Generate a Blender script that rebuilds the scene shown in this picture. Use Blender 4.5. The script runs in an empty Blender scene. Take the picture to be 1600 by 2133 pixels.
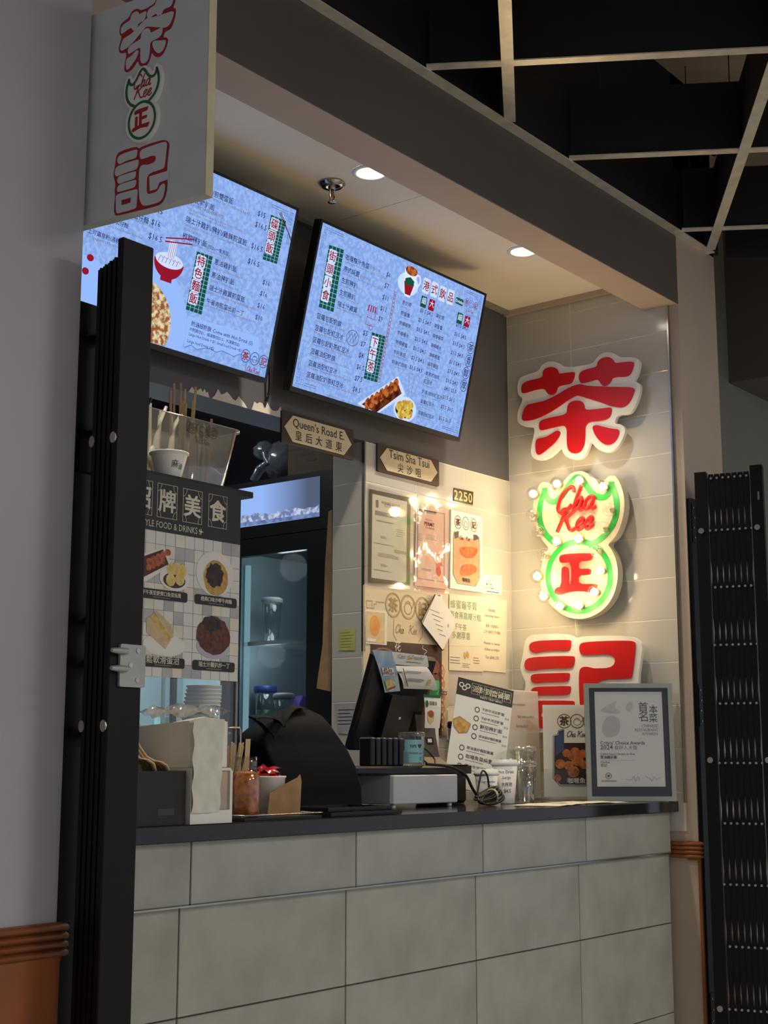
import bpy, bmesh, math, random
from mathutils import Vector, Matrix
from mathutils.geometry import tessellate_polygon
random.seed(7)
SC = bpy.context.scene
COL = SC.collection
# ------------------------------------------------------------------ camera
CAMZ, PITCH, YAW, FPX = 1.25, math.radians(9.97), math.radians(38.2), 2940.0
cam = bpy.data.cameras.new('camera'); cam.sensor_fit = 'VERTICAL'; cam.sensor_height = 36.0
cam.lens = FPX / 2133 * 36.0; cam.clip_start = 0.05
cam_o = bpy.data.objects.new('camera', cam); COL.objects.link(cam_o)
H_ = Vector((math.cos(YAW), math.sin(YAW), 0)); R_ = Vector((math.sin(YAW), -math.cos(YAW), 0)); U_ = Vector((0, 0, 1))
FW = H_ * math.cos(PITCH) + U_ * math.sin(PITCH); UP = -H_ * math.sin(PITCH) + U_ * math.cos(PITCH)
EYE = Vector((0, 0, CAMZ))
m = Matrix((R_, UP, -FW)).transposed().to_4x4(); m.translation = EYE
cam_o.matrix_world = m
SC.camera = cam_o
# ------------------------------------------------------------------ world, light, exposure
w = bpy.data.worlds.new('world'); SC.world = w; w.use_nodes = True
bg = w.node_tree.nodes['Background']; bg.inputs[0].default_value = (0.80, 0.86, 1.0, 1); bg.inputs[1].default_value = 0.5
def area(name, loc, size, power, col, rot=(0, 0, 0)):
    l = bpy.data.lights.new(name, 'AREA'); l.shape = 'RECTANGLE'; l.size, l.size_y = size; l.energy = power; l.color = col
    o = bpy.data.objects.new(name, l); COL.objects.link(o); o.location = loc; o.rotation_euler = rot
    return o
# troffer lights in the food hall ceiling, around and behind the viewer
area('hall_light', (3.7, -1.5, 3.2), (1.2, 0.6), 52, (1.0, 0.96, 0.90))
area('hall_light', (4.6, -3.2, 3.2), (1.2, 0.6), 42, (1.0, 0.96, 0.90))
area('hall_light', (1.6, -3.4, 3.2), (1.2, 0.6), 52, (1.0, 0.96, 0.90))
area('kitchen_light', (2.9, 4.4, 3.06), (0.9, 0.3), 11, (0.86, 0.93, 1.0))
SC.view_settings.view_transform = 'Standard'; SC.view_settings.look = 'None'
SC.view_settings.exposure = 0.0; SC.view_settings.gamma = 1.0
SC.view_settings.use_curve_mapping = False
# ------------------------------------------------------------------ materials
def lin(v):
    v /= 255.0
    return v / 12.92 if v <= 0.04045 else ((v + 0.055) / 1.055) ** 2.4
def rgb(c): return (lin(c[0]), lin(c[1]), lin(c[2]), 1.0)
MATS = {}
def mat(name, col, rough=0.55, metal=0.0, var=0.10, scale=14.0, bump=0.0, bscale=None, spec=0.5, coat=0.0, col2=None):
    """principled material, colour mottled by noise (towards col2 or a darker tone)"""
    if name in MATS: return MATS[name]
    M = bpy.data.materials.new(name); M.use_nodes = True; nt = M.node_tree; N = nt.nodes; L = nt.links
    b = N['Principled BSDF']
    tc = N.new('ShaderNodeTexCoord'); no = N.new('ShaderNodeTexNoise'); no.inputs['Scale'].default_value = scale; no.inputs['Detail'].default_value = 4
    L.new(tc.outputs['Object'], no.inputs['Vector'])
    mx = N.new('ShaderNodeMix'); mx.data_type = 'RGBA'
    a = rgb(col); d = rgb(col2) if col2 else tuple(x * (1 - var * 2) for x in a[:3]) + (1,)
    mx.inputs['A'].default_value = a; mx.inputs['B'].default_value = d
    rp = N.new('ShaderNodeMapRange'); rp.inputs[1].default_value = 0.35; rp.inputs[2].default_value = 0.7
    L.new(no.outputs['Fac'], rp.inputs[0]); L.new(rp.outputs[0], mx.inputs['Factor'])
    L.new(mx.outputs['Result'], b.inputs['Base Color'])
    b.inputs['Roughness'].default_value = rough; b.inputs['Metallic'].default_value = metal
    b.inputs['Specular IOR Level'].default_value = spec
    if coat: b.inputs['Coat Weight'].default_value = coat; b.inputs['Coat Roughness'].default_value = 0.08
    if bump:
        n2 = N.new('ShaderNodeTexNoise'); n2.inputs['Scale'].default_value = bscale or scale * 4; n2.inputs['Detail'].default_value = 3
        L.new(tc.outputs['Object'], n2.inputs['Vector'])
        bp = N.new('ShaderNodeBump'); bp.inputs['Strength'].default_value = bump; bp.inputs['Distance'].default_value = 0.004
        L.new(n2.outputs['Fac'], bp.inputs['Height']); L.new(bp.outputs[0], b.inputs['Normal'])
    MATS[name] = M; return M
def emit(name, col, strength=1.0, var=0.0, scale=30.0, col2=None):
    if name in MATS: return MATS[name]
    M = bpy.data.materials.new(name); M.use_nodes = True; nt = M.node_tree; N = nt.nodes; L = nt.links
    for n in list(N): N.remove(n)
    out = N.new('ShaderNodeOutputMaterial'); e = N.new('ShaderNodeEmission'); e.inputs[1].default_value = strength
    tc = N.new('ShaderNodeTexCoord'); no = N.new('ShaderNodeTexNoise'); no.inputs['Scale'].default_value = scale; no.inputs['Detail'].default_value = 6
    mx = N.new('ShaderNodeMix'); mx.data_type = 'RGBA'; a = rgb(col)
    mx.inputs['A'].default_value = a; mx.inputs['B'].default_value = rgb(col2) if col2 else tuple(x * (1 - var) for x in a[:3]) + (1,)
    rp = N.new('ShaderNodeMapRange'); rp.inputs[1].default_value = 0.4; rp.inputs[2].default_value = 0.58
    L.new(tc.outputs['Object'], no.inputs['Vector']); L.new(no.outputs['Fac'], rp.inputs[0]); L.new(rp.outputs[0], mx.inputs['Factor'])
    L.new(mx.outputs['Result'], e.inputs[0]); L.new(e.outputs[0], out.inputs[0])
    MATS[name] = M; return M
def clear(name, tint=(235, 240, 240), gloss=0.16, haze=0.0, hazecol=(220, 222, 220), rough=0.06, bump=0.0):
    """thin clear plastic / pane: transparent + fresnel gloss + a little haze"""
    if name in MATS: return MATS[name]
    M = bpy.data.materials.new(name); M.use_nodes = True; nt = M.node_tree; N = nt.nodes; L = nt.links
    for n in list(N): N.remove(n)
    out = N.new('ShaderNodeOutputMaterial'); t = N.new('ShaderNodeBsdfTransparent'); g = N.new('ShaderNodeBsdfGlossy'); df = N.new('ShaderNodeBsdfDiffuse')
    tl = N.new('ShaderNodeBsdfTranslucent'); ad = N.new('ShaderNodeMixShader')
    t.inputs[0].default_value = rgb(tint); g.inputs['Roughness'].default_value = rough; df.inputs[0].default_value = rgb(hazecol); tl.inputs[0].default_value = rgb(hazecol)
    L.new(df.outputs[0], ad.inputs[1]); L.new(tl.outputs[0], ad.inputs[2])
    lw = N.new('ShaderNodeLayerWeight'); lw.inputs[0].default_value = 0.35
    mr = N.new('ShaderNodeMapRange'); mr.inputs[3].default_value = gloss * 0.25; mr.inputs[4].default_value = min(0.9, gloss * 3)
    L.new(lw.outputs['Facing'], mr.inputs[0])
    m1 = N.new('ShaderNodeMixShader'); m2 = N.new('ShaderNodeMixShader')
    tc = N.new('ShaderNodeTexCoord'); no = N.new('ShaderNodeTexNoise'); no.inputs['Scale'].default_value = 18; L.new(tc.outputs['Object'], no.inputs['Vector'])
    hz = N.new('ShaderNodeMath'); hz.operation = 'MULTIPLY'; hz.inputs[1].default_value = haze * 2; L.new(no.outputs['Fac'], hz.inputs[0])
    L.new(hz.outputs[0], m1.inputs[0]); L.new(t.outputs[0], m1.inputs[1]); L.new(ad.outputs[0], m1.inputs[2])
    L.new(mr.outputs[0], m2.inputs[0]); L.new(m1.outputs[0], m2.inputs[1]); L.new(g.outputs[0], m2.inputs[2])
    if bump:
        bp = N.new('ShaderNodeBump'); bp.inputs['Strength'].default_value = bump; bp.inputs['Distance'].default_value = 0.01
        L.new(no.outputs['Fac'], bp.inputs['Height']); L.new(bp.outputs[0], g.inputs['Normal']); L.new(bp.outputs[0], df.inputs['Normal'])
    L.new(m2.outputs[0], out.inputs[0]); MATS[name] = M; return M
# ------------------------------------------------------------------ mesh builder
def ray(px, py): return FW + R_ * ((px - 800) / FPX) + UP * ((1066.5 - py) / FPX)
class Panel:
    """a flat frame in the world: origin o, axes u (right) and v (up), normal n towards the viewer"""
    def __init__(s, o, u, v):
        s.o = Vector(o); s.u = Vector(u).normalized(); s.v = Vector(v).normalized(); s.n = s.u.cross(s.v).normalized()
    def at(s, px, py):
        d = ray(px, py); t = (s.o - EYE).dot(s.n) / d.dot(s.n); q = EYE + d * t - s.o
        return (q.dot(s.u), q.dot(s.v))
    def w(s, u, v, h=0.0): return s.o + s.u * u + s.v * v + s.n * h
    def off(s, h): return Panel(s.o + s.n * h, s.u, s.v)
def py_(y, x0=0.0, z0=0.0): return Panel((x0, y, z0), (1, 0, 0), (0, 0, 1))
def px_(x, y0=0.0, z0=0.0): return Panel((x, y0, z0), (0, -1, 0), (0, 0, 1))
def chaikin(p, n=2, closed=True):
    p = [Vector(q) for q in p]
    for _ in range(n):
        r = []
        k = len(p)
        for i in range(k if closed else k - 1):
            a, b = p[i], p[(i + 1) % k]
            r += [a * 0.75 + b * 0.25, a * 0.25 + b * 0.75]
        if not closed: r = [p[0]] + r + [p[-1]]
        p = r
    return [tuple(q) for q in p]
def catmull(p, n=5):
    p = [Vector(q) for q in p]; r = []
    for i in range(len(p) - 1):
        a = p[max(i - 1, 0)]; b = p[i]; c = p[i + 1]; d = p[min(i + 2, len(p) - 1)]
        for k in range(n):
            t = k / n
            r.append(0.5 * ((2 * b) + (c - a) * t + (2 * a - 5 * b + 4 * c - d) * t * t + (3 * b - a - 3 * c + d) * t ** 3))
    r.append(p[-1]); return r
class MB:
    def __init__(s): s.v = []; s.f = []; s.sm = []
    def add(s, vs, fs, smooth=False):
        o = len(s.v); s.v += [Vector(q) for q in vs]; s.f += [tuple(i + o for i in f) for f in fs]; s.sm += [smooth] * len(fs); return s
    def box(s, a, b, M=None):
        x0, y0, z0 = a; x1, y1, z1 = b
        vs = [Vector(q) for q in ((x0, y0, z0), (x1, y0, z0), (x1, y1, z0), (x0, y1, z0), (x0, y0, z1), (x1, y0, z1), (x1, y1, z1), (x0, y1, z1))]
        if M: vs = [M @ q for q in vs]
        return s.add(vs, [(0, 3, 2, 1), (4, 5, 6, 7), (0, 1, 5, 4), (1, 2, 6, 5), (2, 3, 7, 6), (3, 0, 4, 7)])
    def bbox(s, a, b, e=0.003, M=None):
        """box with chamfered edges"""
        bm = bmesh.new(); bmesh.ops.create_cube(bm, size=1)
        for q in bm.verts: q.co = Vector([(a[i] + b[i]) / 2 + q.co[i] * (b[i] - a[i]) for i in range(3)])
        bmesh.ops.bevel(bm, geom=bm.edges[:], offset=e, segments=1, affect='EDGES')
        if M: bmesh.ops.transform(bm, matrix=M, verts=bm.verts)
        bm.verts.ensure_lookup_table(); bm.verts.index_update()
        s.add([q.co.copy() for q in bm.verts], [tuple(q.index for q in f.verts) for f in bm.faces]); bm.free(); return s
    def obox(s, p, u0, v0, u1, v1, h0, h1):
        c = [p.w(u, v, h) for h in (h0, h1) for (u, v) in ((u0, v0), (u1, v0), (u1, v1), (u0, v1))]
        return s.add(c, [(0, 3, 2, 1), (4, 5, 6, 7), (0, 1, 5, 4), (1, 2, 6, 5), (2, 3, 7, 6), (3, 0, 4, 7)])
    def quad(s, p, u0, v0, u1, v1, h): return s.add([p.w(u0, v0, h), p.w(u1, v0, h), p.w(u1, v1, h), p.w(u0, v1, h)], [(0, 1, 2, 3)])
    def poly(s, p, pts, h0, h1=None, holes=()):
        """polygon on a panel; with h1 an extruded plate from h0 to h1"""
        loops = [list(pts)] + [list(q) for q in holes]
        vl = [Vector((q[0], q[1], 0)) for l in loops for q in l]
        tr = tessellate_polygon([[Vector((q[0], q[1], 0)) for q in l] for l in loops])
        top = h0 if h1 is None else h1
        fs = []
        for t in tr:
            a, b, c = (vl[i] for i in t)
            fs.append(tuple(t) if (b - a).cross(c - a).z > 0 else (t[0], t[2], t[1]))
        s.add([p.w(q.x, q.y, top) for q in vl], fs)
        if h1 is not None:
            s.add([p.w(q.x, q.y, h0) for q in vl], [f[::-1] for f in fs])
            for l in loops:
                n = len(l); ar = sum(l[i][0] * l[(i + 1) % n][1] - l[(i + 1) % n][0] * l[i][1] for i in range(n))
                vs = [p.w(q[0], q[1], h0) for q in l] + [p.w(q[0], q[1], h1) for q in l]
                f2 = [(i, (i + 1) % n, n + (i + 1) % n, n + i) for i in range(n)]
                s.add(vs, f2 if (ar > 0) == (l is loops[0]) else [q[::-1] for q in f2])
        return s
    def ell(s, p, u, v, ru, rv, h0, h1=None, n=24, rot=0.0):
        c, d = math.cos(rot), math.sin(rot)
        pts = [(u + c * ru * math.cos(t) - d * rv * math.sin(t), v + d * ru * math.cos(t) + c * rv * math.sin(t)) for t in (2 * math.pi * i / n for i in range(n))]
        return s.poly(p, pts, h0, h1)
    def ring(s, p, u, v, ru, rv, wd, h, n=32):
        vs = []; fs = []
        for i in range(n):
            t = 2 * math.pi * i / n
            vs += [p.w(u + ru * math.cos(t), v + rv * math.sin(t), h), p.w(u + (ru - wd) * math.cos(t), v + (rv - wd) * math.sin(t), h)]
        for i in range(n):
            a = 2 * i; b = 2 * ((i + 1) % n); fs.append((a, b, b + 1, a + 1))
        return s.add(vs, fs)
    def rrect(s, p, u0, v0, u1, v1, r, h0, h1=None, seg=4):
        pts = []
        for (cx, cy, a) in ((u1 - r, v1 - r, 0), (u0 + r, v1 - r, 90), (u0 + r, v0 + r, 180), (u1 - r, v0 + r, 270)):
            for k in range(seg + 1):
                t = math.radians(a + 90 * k / seg); pts.append((cx + r * math.cos(t), cy + r * math.sin(t)))
        return s.poly(p, pts, h0, h1)
    def ribbon(s, p, pts, wd, h0, h1=None, closed=False):
        """flat band along a centreline on a panel (optionally raised)"""
        q = [Vector(a) for a in pts]; n = len(q); vs = []; fs = []
        for i in range(n):
            a = q[(i - 1) % n] if (closed or i > 0) else q[i]; b = q[(i + 1) % n] if (closed or i < n - 1) else q[i]
            d = (b - a); d = d.normalized() if d.length > 1e-9 else Vector((1, 0)); nn = Vector((-d.y, d.x)) * (wd / 2)
            l, r = q[i] + nn, q[i] - nn
            vs += [p.w(l.x, l.y, h1 or h0), p.w(r.x, r.y, h1 or h0)]
            if h1 is not None: vs += [p.w(l.x, l.y, h0), p.w(r.x, r.y, h0)]
        st = 2 if h1 is None else 4
        for i in range(n if closed else n - 1):
            a = i * st; b = ((i + 1) % n) * st
            fs.append((a, a + 1, b + 1, b))
            if h1 is not None: fs += [(a + 2, a, b, b + 2), (a + 1, a + 3, b + 3, b + 1)]
        if h1 is not None and not closed: fs += [(0, 2, 3, 1), ((n - 1) * 4, (n - 1) * 4 + 1, (n - 1) * 4 + 3, (n - 1) * 4 + 2)]
        return s.add(vs, fs)
    def tube(s, path, r, seg=6, cap=True):
        path = [Vector(q) for q in path]; n = len(path); vs = []; fs = []
        up = Vector((0, 0, 1))
        for i in range(n):
            d = (path[min(i + 1, n - 1)] - path[max(i - 1, 0)]).normalized()
            a = d.cross(up) if abs(d.z) < 0.95 else d.cross(Vector((1, 0, 0))); a.normalize(); b = d.cross(a)
            rr = r[i] if isinstance(r, (list, tuple)) else r
            vs += [path[i] + a * rr * math.cos(2 * math.pi * k / seg) + b * rr * math.sin(2 * math.pi * k / seg) for k in range(seg)]
        for i in range(n - 1):
            for k in range(seg):
                k2 = (k + 1) % seg; fs.append((i * seg + k, (i + 1) * seg + k, (i + 1) * seg + k2, i * seg + k2))
        s.add(vs, fs, True)
        if cap: s.add(vs[:seg], [tuple(range(seg))]); s.add(vs[-seg:], [tuple(range(seg))[::-1]])
        return s
    def lathe(s, c, prof, seg=20, smooth=True, sx=1.0, sy=1.0, M=None):
        """revolve (r, z) profile around the vertical through c"""
        c = Vector(c); vs = []; fs = []
        for (r, z) in prof:
            for k in range(seg):
                t = 2 * math.pi * k / seg; q = Vector((r * sx * math.cos(t), r * sy * math.sin(t), z))
                vs.append(c + (M @ q if M else q))
        for i in range(len(prof) - 1):
            for k in range(seg):
                k2 = (k + 1) % seg; fs.append((i * seg + k, i * seg + k2, (i + 1) * seg + k2, (i + 1) * seg + k))
        return s.add(vs, fs, smooth)
    def ball(s, c, r, seg=12, rings=8, sc=(1, 1, 1), jit=0.0):
        c = Vector(c); vs = [c + Vector((0, 0, r * sc[2]))]; fs = []
        for i in range(1, rings):
            a = math.pi * i / rings
            for k in range(seg):
                t = 2 * math.pi * k / seg; j = 1 + random.uniform(-jit, jit)
                vs.append(c + Vector((r * j * sc[0] * math.sin(a) * math.cos(t), r * j * sc[1] * math.sin(a) * math.sin(t), r * j * sc[2] * math.cos(a))))
        vs.append(c - Vector((0, 0, r * sc[2])))
        for k in range(seg): fs.append((0, 1 + k, 1 + (k + 1) % seg))
        for i in range(rings - 2):
            for k in range(seg):
                a = 1 + i * seg + k; b = 1 + i * seg + (k + 1) % seg; fs.append((a, a + seg, b + seg, b))
        e = len(vs) - 1; o = 1 + (rings - 2) * seg
        for k in range(seg): fs.append((e, o + (k + 1) % seg, o + k))
        return s.add(vs, fs, True)
    def grid(s, fn, nu, nv, smooth=True):
        vs = [fn(i / nu, j / nv) for j in range(nv + 1) for i in range(nu + 1)]
        fs = [(j * (nu + 1) + i, j * (nu + 1) + i + 1, (j + 1) * (nu + 1) + i + 1, (j + 1) * (nu + 1) + i) for j in range(nv) for i in range(nu)]
        return s.add(vs, fs, smooth)
def tag(o, label=None, cat=None, group=None, kind=None):
    if label: o['label'] = label
    if cat: o['category'] = cat
    if group: o['group'] = group
    if kind: o['kind'] = kind
    return o
def thing(name, label, cat, loc, group=None, kind=None):
    o = bpy.data.objects.new(name, None); COL.objects.link(o); o.location = loc; o.empty_display_size = 0.05
    return tag(o, label, cat, group, kind)
def root_loc(o):
    l = Vector((0, 0, 0))
    while o: l = l + o.location; o = o.parent
    return l
def part(mb, name, mt, parent=None, label=None, kind=None):
    """link the collected shapes as ONE mesh object (world coordinates in, local out)"""
    if parent is None:
        xs = [q.x for q in mb.v]; ys = [q.y for q in mb.v]; zs = [q.z for q in mb.v]
        org = Vector(((min(xs) + max(xs)) / 2, (min(ys) + max(ys)) / 2, min(zs)))
    else: org = root_loc(parent)
    me = bpy.data.meshes.new(name); me.from_pydata([q - org for q in mb.v], [], mb.f); me.update()
    me.polygons.foreach_set('use_smooth', mb.sm)
    me.materials.append(mt)
    o = bpy.data.objects.new(name, me); COL.objects.link(o)
    if parent is None: o.location = org
    else: o.parent = parent
    return tag(o, label=label, kind=kind)
def solo(mb, name, mt, label, cat, group=None, kind=None): return tag(part(mb, name, mt), label, cat, group, kind)
def struct(mb, name, mt, label=None): return tag(part(mb, name, mt), label, None, None, 'structure')
def inst(me, name, loc, parent=None):
    """an object that shares mesh data; loc is in the world"""
    o = bpy.data.objects.new(name, me); COL.objects.link(o)
    if parent: o.parent = parent; o.location = Vector(loc) - root_loc(parent)
    else: o.location = loc
    return o
# ------------------------------------------------------------------ lettering
TXT = {}
def glyphs(s, bold=0.0, res=2):
    k = (s, bold, res)
    if k in TXT: return TXT[k]
    c = bpy.data.curves.new('lettering', 'FONT'); c.body = s; c.size = 1; c.resolution_u = res; c.offset = bold; c.fill_mode = 'FRONT'
    o = bpy.data.objects.new('lettering', c)
    me = o.to_mesh(); vs = [q.co.copy() for q in me.vertices]; fs = [tuple(p.vertices) for p in me.polygons]
    o.to_mesh_clear(); bpy.data.objects.remove(o); bpy.data.curves.remove(c)
    TXT[k] = (vs, fs); return TXT[k]
def text(mb, p, s, u, v, w=None, size=None, h=0.0008, bold=0.0, align='l', sy=1.0, rot=0.0, res=1):
    if bold > .009:     # heavy strokes: stamp the outline a few times, each a hair above the last
        for i, (a, b) in enumerate(((-1, -.6), (1, -.6), (-1, .6), (1, .6))):
            sz = size or .02
            text(mb, p, s, u + a * bold * sz * .8, v + b * bold * sz * .8, w, size, h + .00006 * i, 0.004, align, sy, rot, res)
        return mb
    vs, fs = glyphs(s, bold, res)
    if not vs: return mb
    x0 = min(q.x for q in vs); x1 = max(q.x for q in vs)
    sc = (w / (x1 - x0)) if w else size
    sx = sc; s2 = (size if (w and size) else sc) * sy
    dx = {'l': 0, 'c': 0.5, 'r': 1}[align] * (x1 - x0) * sx
    c, d = math.cos(rot), math.sin(rot); out = []
    for q in vs:
        a = (q.x - x0) * sx - dx; b = q.y * s2
        out.append(p.w(u + a * c - b * d, v + a * d + b * c, h))
    return mb.add(out, fs)
SCRIPT = {
 'Cha': [[(.70, .78), (.66, .96), (.52, 1.0), (.32, .85), (.15, .55), (.10, .22), (.18, .03), (.36, .0), (.56, .14), (.66, .28)],
         [(.98, 1.0), (.86, .62), (.74, .02)], [(.78, .20), (.92, .46), (1.04, .50), (1.06, .38), (1.0, .10), (1.06, .0), (1.16, .08)],
         [(1.56, .46), (1.42, .52), (1.26, .38), (1.20, .14), (1.28, .0), (1.42, .10), (1.56, .46)], [(1.57, .48), (1.50, .10), (1.56, .0), (1.68, .10)]],
 'Kee': [[(.10, .80), (.20, .97), (.36, 1.0)], [(.36, 1.0), (.22, .50), (.06, .0)], [(.86, 1.0), (.62, .76), (.26, .50)], [(.36, .56), (.50, .30), (.62, .06), (.76, .0), (.86, .08)],
         [(.94, .20), (1.10, .28), (1.20, .42), (1.12, .52), (.98, .40), (.92, .16), (1.0, .0), (1.14, .04), (1.26, .18)],
         [(1.34, .20), (1.50, .28), (1.60, .42), (1.52, .52), (1.38, .40), (1.32, .16), (1.40, .0), (1.54, .04), (1.66, .18)]]}
def script(mb, p, word, u, v, size, wd=0.13, h0=0.0008, h1=None, slant=0.12):
    for st in SCRIPT[word]:
        c = catmull([(x + y * slant, y) for x, y in st], 4)
        mb.ribbon(p, [(u + q.x * size, v + q.y * size) for q in c], wd * size, h0, h1)
    return mb
# ------------------------------------------------------------------ palette
PAINT = mat('beige_paint', (196, 178, 160), 0.62, var=0.05, scale=3, bump=0.05, bscale=90)
TAUPE = mat('dark_taupe', (98, 90, 83), 0.6, var=0.06, scale=4, bump=0.05, bscale=90)
LILAC = mat('grey_column_paint', (176, 174, 180), 0.5, var=0.05, scale=3, bump=0.08, bscale=60)
BROWN = mat('brown_wainscot', (150, 84, 42), 0.42, var=0.14, scale=5, bump=0.05)
CEIL = mat('ceiling_board', (244, 236, 216), 0.7, var=0.04, scale=3, bump=0.04, bscale=70)
DARKW = mat('charcoal_wall_paint', (92, 92, 96), 0.5, var=0.05, scale=5)
GLAZE = mat('white_glazed_tile', (206, 202, 192), 0.13, var=0.03, scale=2, bump=0.03, bscale=9, coat=0.3)
GROUT = mat('grout', (238, 232, 218), 0.7)
CTILE = mat('grey_concrete_tile', (172, 174, 164), 0.34, var=0.07, scale=6, bump=0.08, bscale=60, col2=(152, 153, 143))
CGROUT = mat('dark_grout', (84, 84, 80), 0.9)
SLAB = mat('dark_quartz_slab', (42, 40, 38), 0.12, var=0.12, scale=40)
STEEL = mat('brushed_steel', (200, 198, 190), 0.25, 1.0, var=0.08, scale=30)
TBAR = mat('grid_bar_metal', (232, 226, 210), 0.30, 0.25, var=0.10, scale=22, bump=0.1, bscale=30)
BAFFLE = mat('black_baffle', (16, 17, 22), 0.7, var=0.2)
DECK = mat('brown_void_plaster', (206, 184, 162), 0.9, var=0.15, scale=2)
BLACKM = mat('black_powder_coat', (6, 6, 8), 0.5, spec=.25, var=0.1, scale=60, bump=0.08, bscale=400)
FLOORM = mat('hall_floor_tile', (206, 198, 184), 0.35, var=0.08, scale=3)
GREENW = mat('sage_grey_wall', (128, 130, 116), 0.6, var=0.05, scale=3)
KWALL = mat('kitchen_wall', (70, 72, 88), 0.6, var=0.12, scale=3)
# ------------------------------------------------------------------ the setting
struct(MB().box((-7, -8, -0.05), (12, 7, 0)), 'floor', FLOORM)
struct(MB().box((-7, -8, 3.9), (12, 7, 3.95)), 'ceiling_deck', DECK)
wl = struct(MB().box((0.0, 2.07, 0), (1.686, 2.6, 3.9)), 'wall_left', LILAC)
part(MB().box((0.0, 2.062, 0), (1.69, 2.072, 0.91)), 'wainscot', BROWN, wl)
tm = MB()
for i in range(4):
    z = 0.9135 + i * 0.0145
    pr = [(0.0, -0.007), (0.006, -0.006), (0.010, -0.003), (0.011, 0.0), (0.010, 0.003), (0.006, 0.006), (0.0, 0.007)]
    vs = []; fs = []
    for (d, dz) in pr: vs += [(0.0, 2.064 - d, z + dz), (1.696 + d * 0.6, 2.064 - d, z + dz), (1.696 + d * 0.6, 2.12, z + dz), ]
    for k in range(len(pr) - 1):
        a = k * 3; fs += [(a, a + 1, a + 4, a + 3), (a + 1, a + 2, a + 5, a + 4)]
    tm.add(vs, fs, True)
tm.box((0, 2.063, 0.9), (1.694, 2.11, 0.966))
struct(tm, 'trim_1', BROWN)
struct(MB().box((1.55, 2.6, 0), (1.686, 5.6, 3.2)), 'wall_left_inner', KWALL)
struct(MB().box((1.55, 5.6, 0), (7, 5.7, 3.2)), 'wall_back_kitchen', KWALL)
struct(MB().box((5.3, 3.4, 0), (5.4, 5.6, 3.2)), 'wall_right_kitchen', KWALL)
wr = struct(MB().box((4.728, 2.30, 0), (5.06, 3.4, 3.9)), 'wall_right', PAINT)
part(MB().box((4.722, 2.292, 0), (5.065, 2.302, 0.91)), 'wainscot', BROWN, wr)
tm = MB()
for i in range(4):
    z = 0.9135 + i * 0.0145
    vs = []; fs = []
    for (d, dz) in pr: vs += [(4.716 - d * 0.6, 2.40, z + dz), (4.716 - d * 0.6, 2.294 - d, z + dz), (5.07, 2.294 - d, z + dz)]
    for k in range(len(pr) - 1):
        a = k * 3; fs += [(a, a + 1, a + 4, a + 3), (a + 1, a + 2, a + 5, a + 4)]
    tm.add(vs, fs, True)
tm.box((4.718, 2.293, 0.9), (5.068, 2.34, 0.966))
struct(tm, 'trim_2', BROWN)
# glazed wall tiles, each its own piece
def tile_mesh(name, w, h, t, mt, bev=0.0015):
    mb = MB().bbox((-w / 2, -t, -h / 2), (w / 2, 0, h / 2), bev)
    me = bpy.data.meshes.new(name); me.from_pydata(mb.v, [], mb.f); me.update(); me.materials.append(mt); return me
TM = {}
def tile(parent, mt, x, y, z, w, h, t=0.008, face='y', name='tile'):
    k = (round(w, 3), round(h, 3), t, mt.name)
    if k not in TM: TM[k] = tile_mesh(name, w, h, t, mt)
    o = inst(TM[k], name, (x, y, z), parent)
    if face == 'x': o.rotation_euler = (0, 0, -math.pi / 2)
    return o
G = 0.0022
part(MB().box((4.7208, 2.342, 1.0), (4.7285, 3.075, 3.075)), 'grout_bed', GROUT, wr)
zs = [1.0, 1.136, 1.292, 1.448, 1.604, 1.76, 1.915, 2.07, 2.226, 2.383, 2.541, 2.70, 2.855, 3.01, 3.07]
for i in range(len(zs) - 1):
    for (y0, y1) in ((2.345, 2.768), (2.768, 3.068)):
        tile(wr, GLAZE, 4.728, (y0 + y1) / 2, (zs[i] + zs[i + 1]) / 2, y1 - y0 - G, zs[i + 1] - zs[i] - G, face='x')
part(MB().box((4.714, 2.338, 1.1), (4.7285, 2.344, 2.955)), 'edge_trim', STEEL, wr)
# partition with the papers, and the dark bulkhead above it
wb = struct(MB().box((3.7908, 3.0708, 0), (4.728, 3.215, 2.362)), 'wall_back', GROUT)
zs2 = [1.0, 1.136, 1.292, 1.447, 1.601, 1.757, 1.913, 2.07, 2.218, 2.36]
xs2 = [3.795, 4.10, 4.41, 4.722]
for i in range(len(zs2) - 1):
    for j in range(3):
        tile(wb, GLAZE, (xs2[j] + xs2[j + 1]) / 2, 3.078, (zs2[i] + zs2[i + 1]) / 2, xs2[j + 1] - xs2[j] - G, zs2[i + 1] - zs2[i] - G)
    tile(wb, GLAZE, 3.798, 3.147, (zs2[i] + zs2[i + 1]) / 2, 0.135 - G, zs2[i + 1] - zs2[i] - G, face='x')
part(MB().box((3.786, 3.066, 1.62), (3.793, 3.079, 2.36)), 'edge_trim', STEEL, wb)
bh = struct(MB().box((1.686, 3.07, 2.362), (4.728, 3.215, 3.075)), 'wall_bulkhead', DARKW)
CHIP = mat('exposed_plaster', (226, 220, 204), 0.8)
pnl = py_(3.07)
for (x0, x1, hh) in ((2.93, 3.02, .030), (3.03, 3.19, .034), (3.21, 3.36, .040), (3.38, 3.43, .016)):
    n = 12; pts = [(x0, 2.3625), (x1, 2.3625)] + [(x1 - (x1 - x0) * k / n, 2.365 + hh * random.uniform(.25, 1)) for k in range(1, n)]
    part(MB().poly(pnl, pts, 0.0005, 0.0015), 'paint_chip', CHIP, bh)
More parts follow.
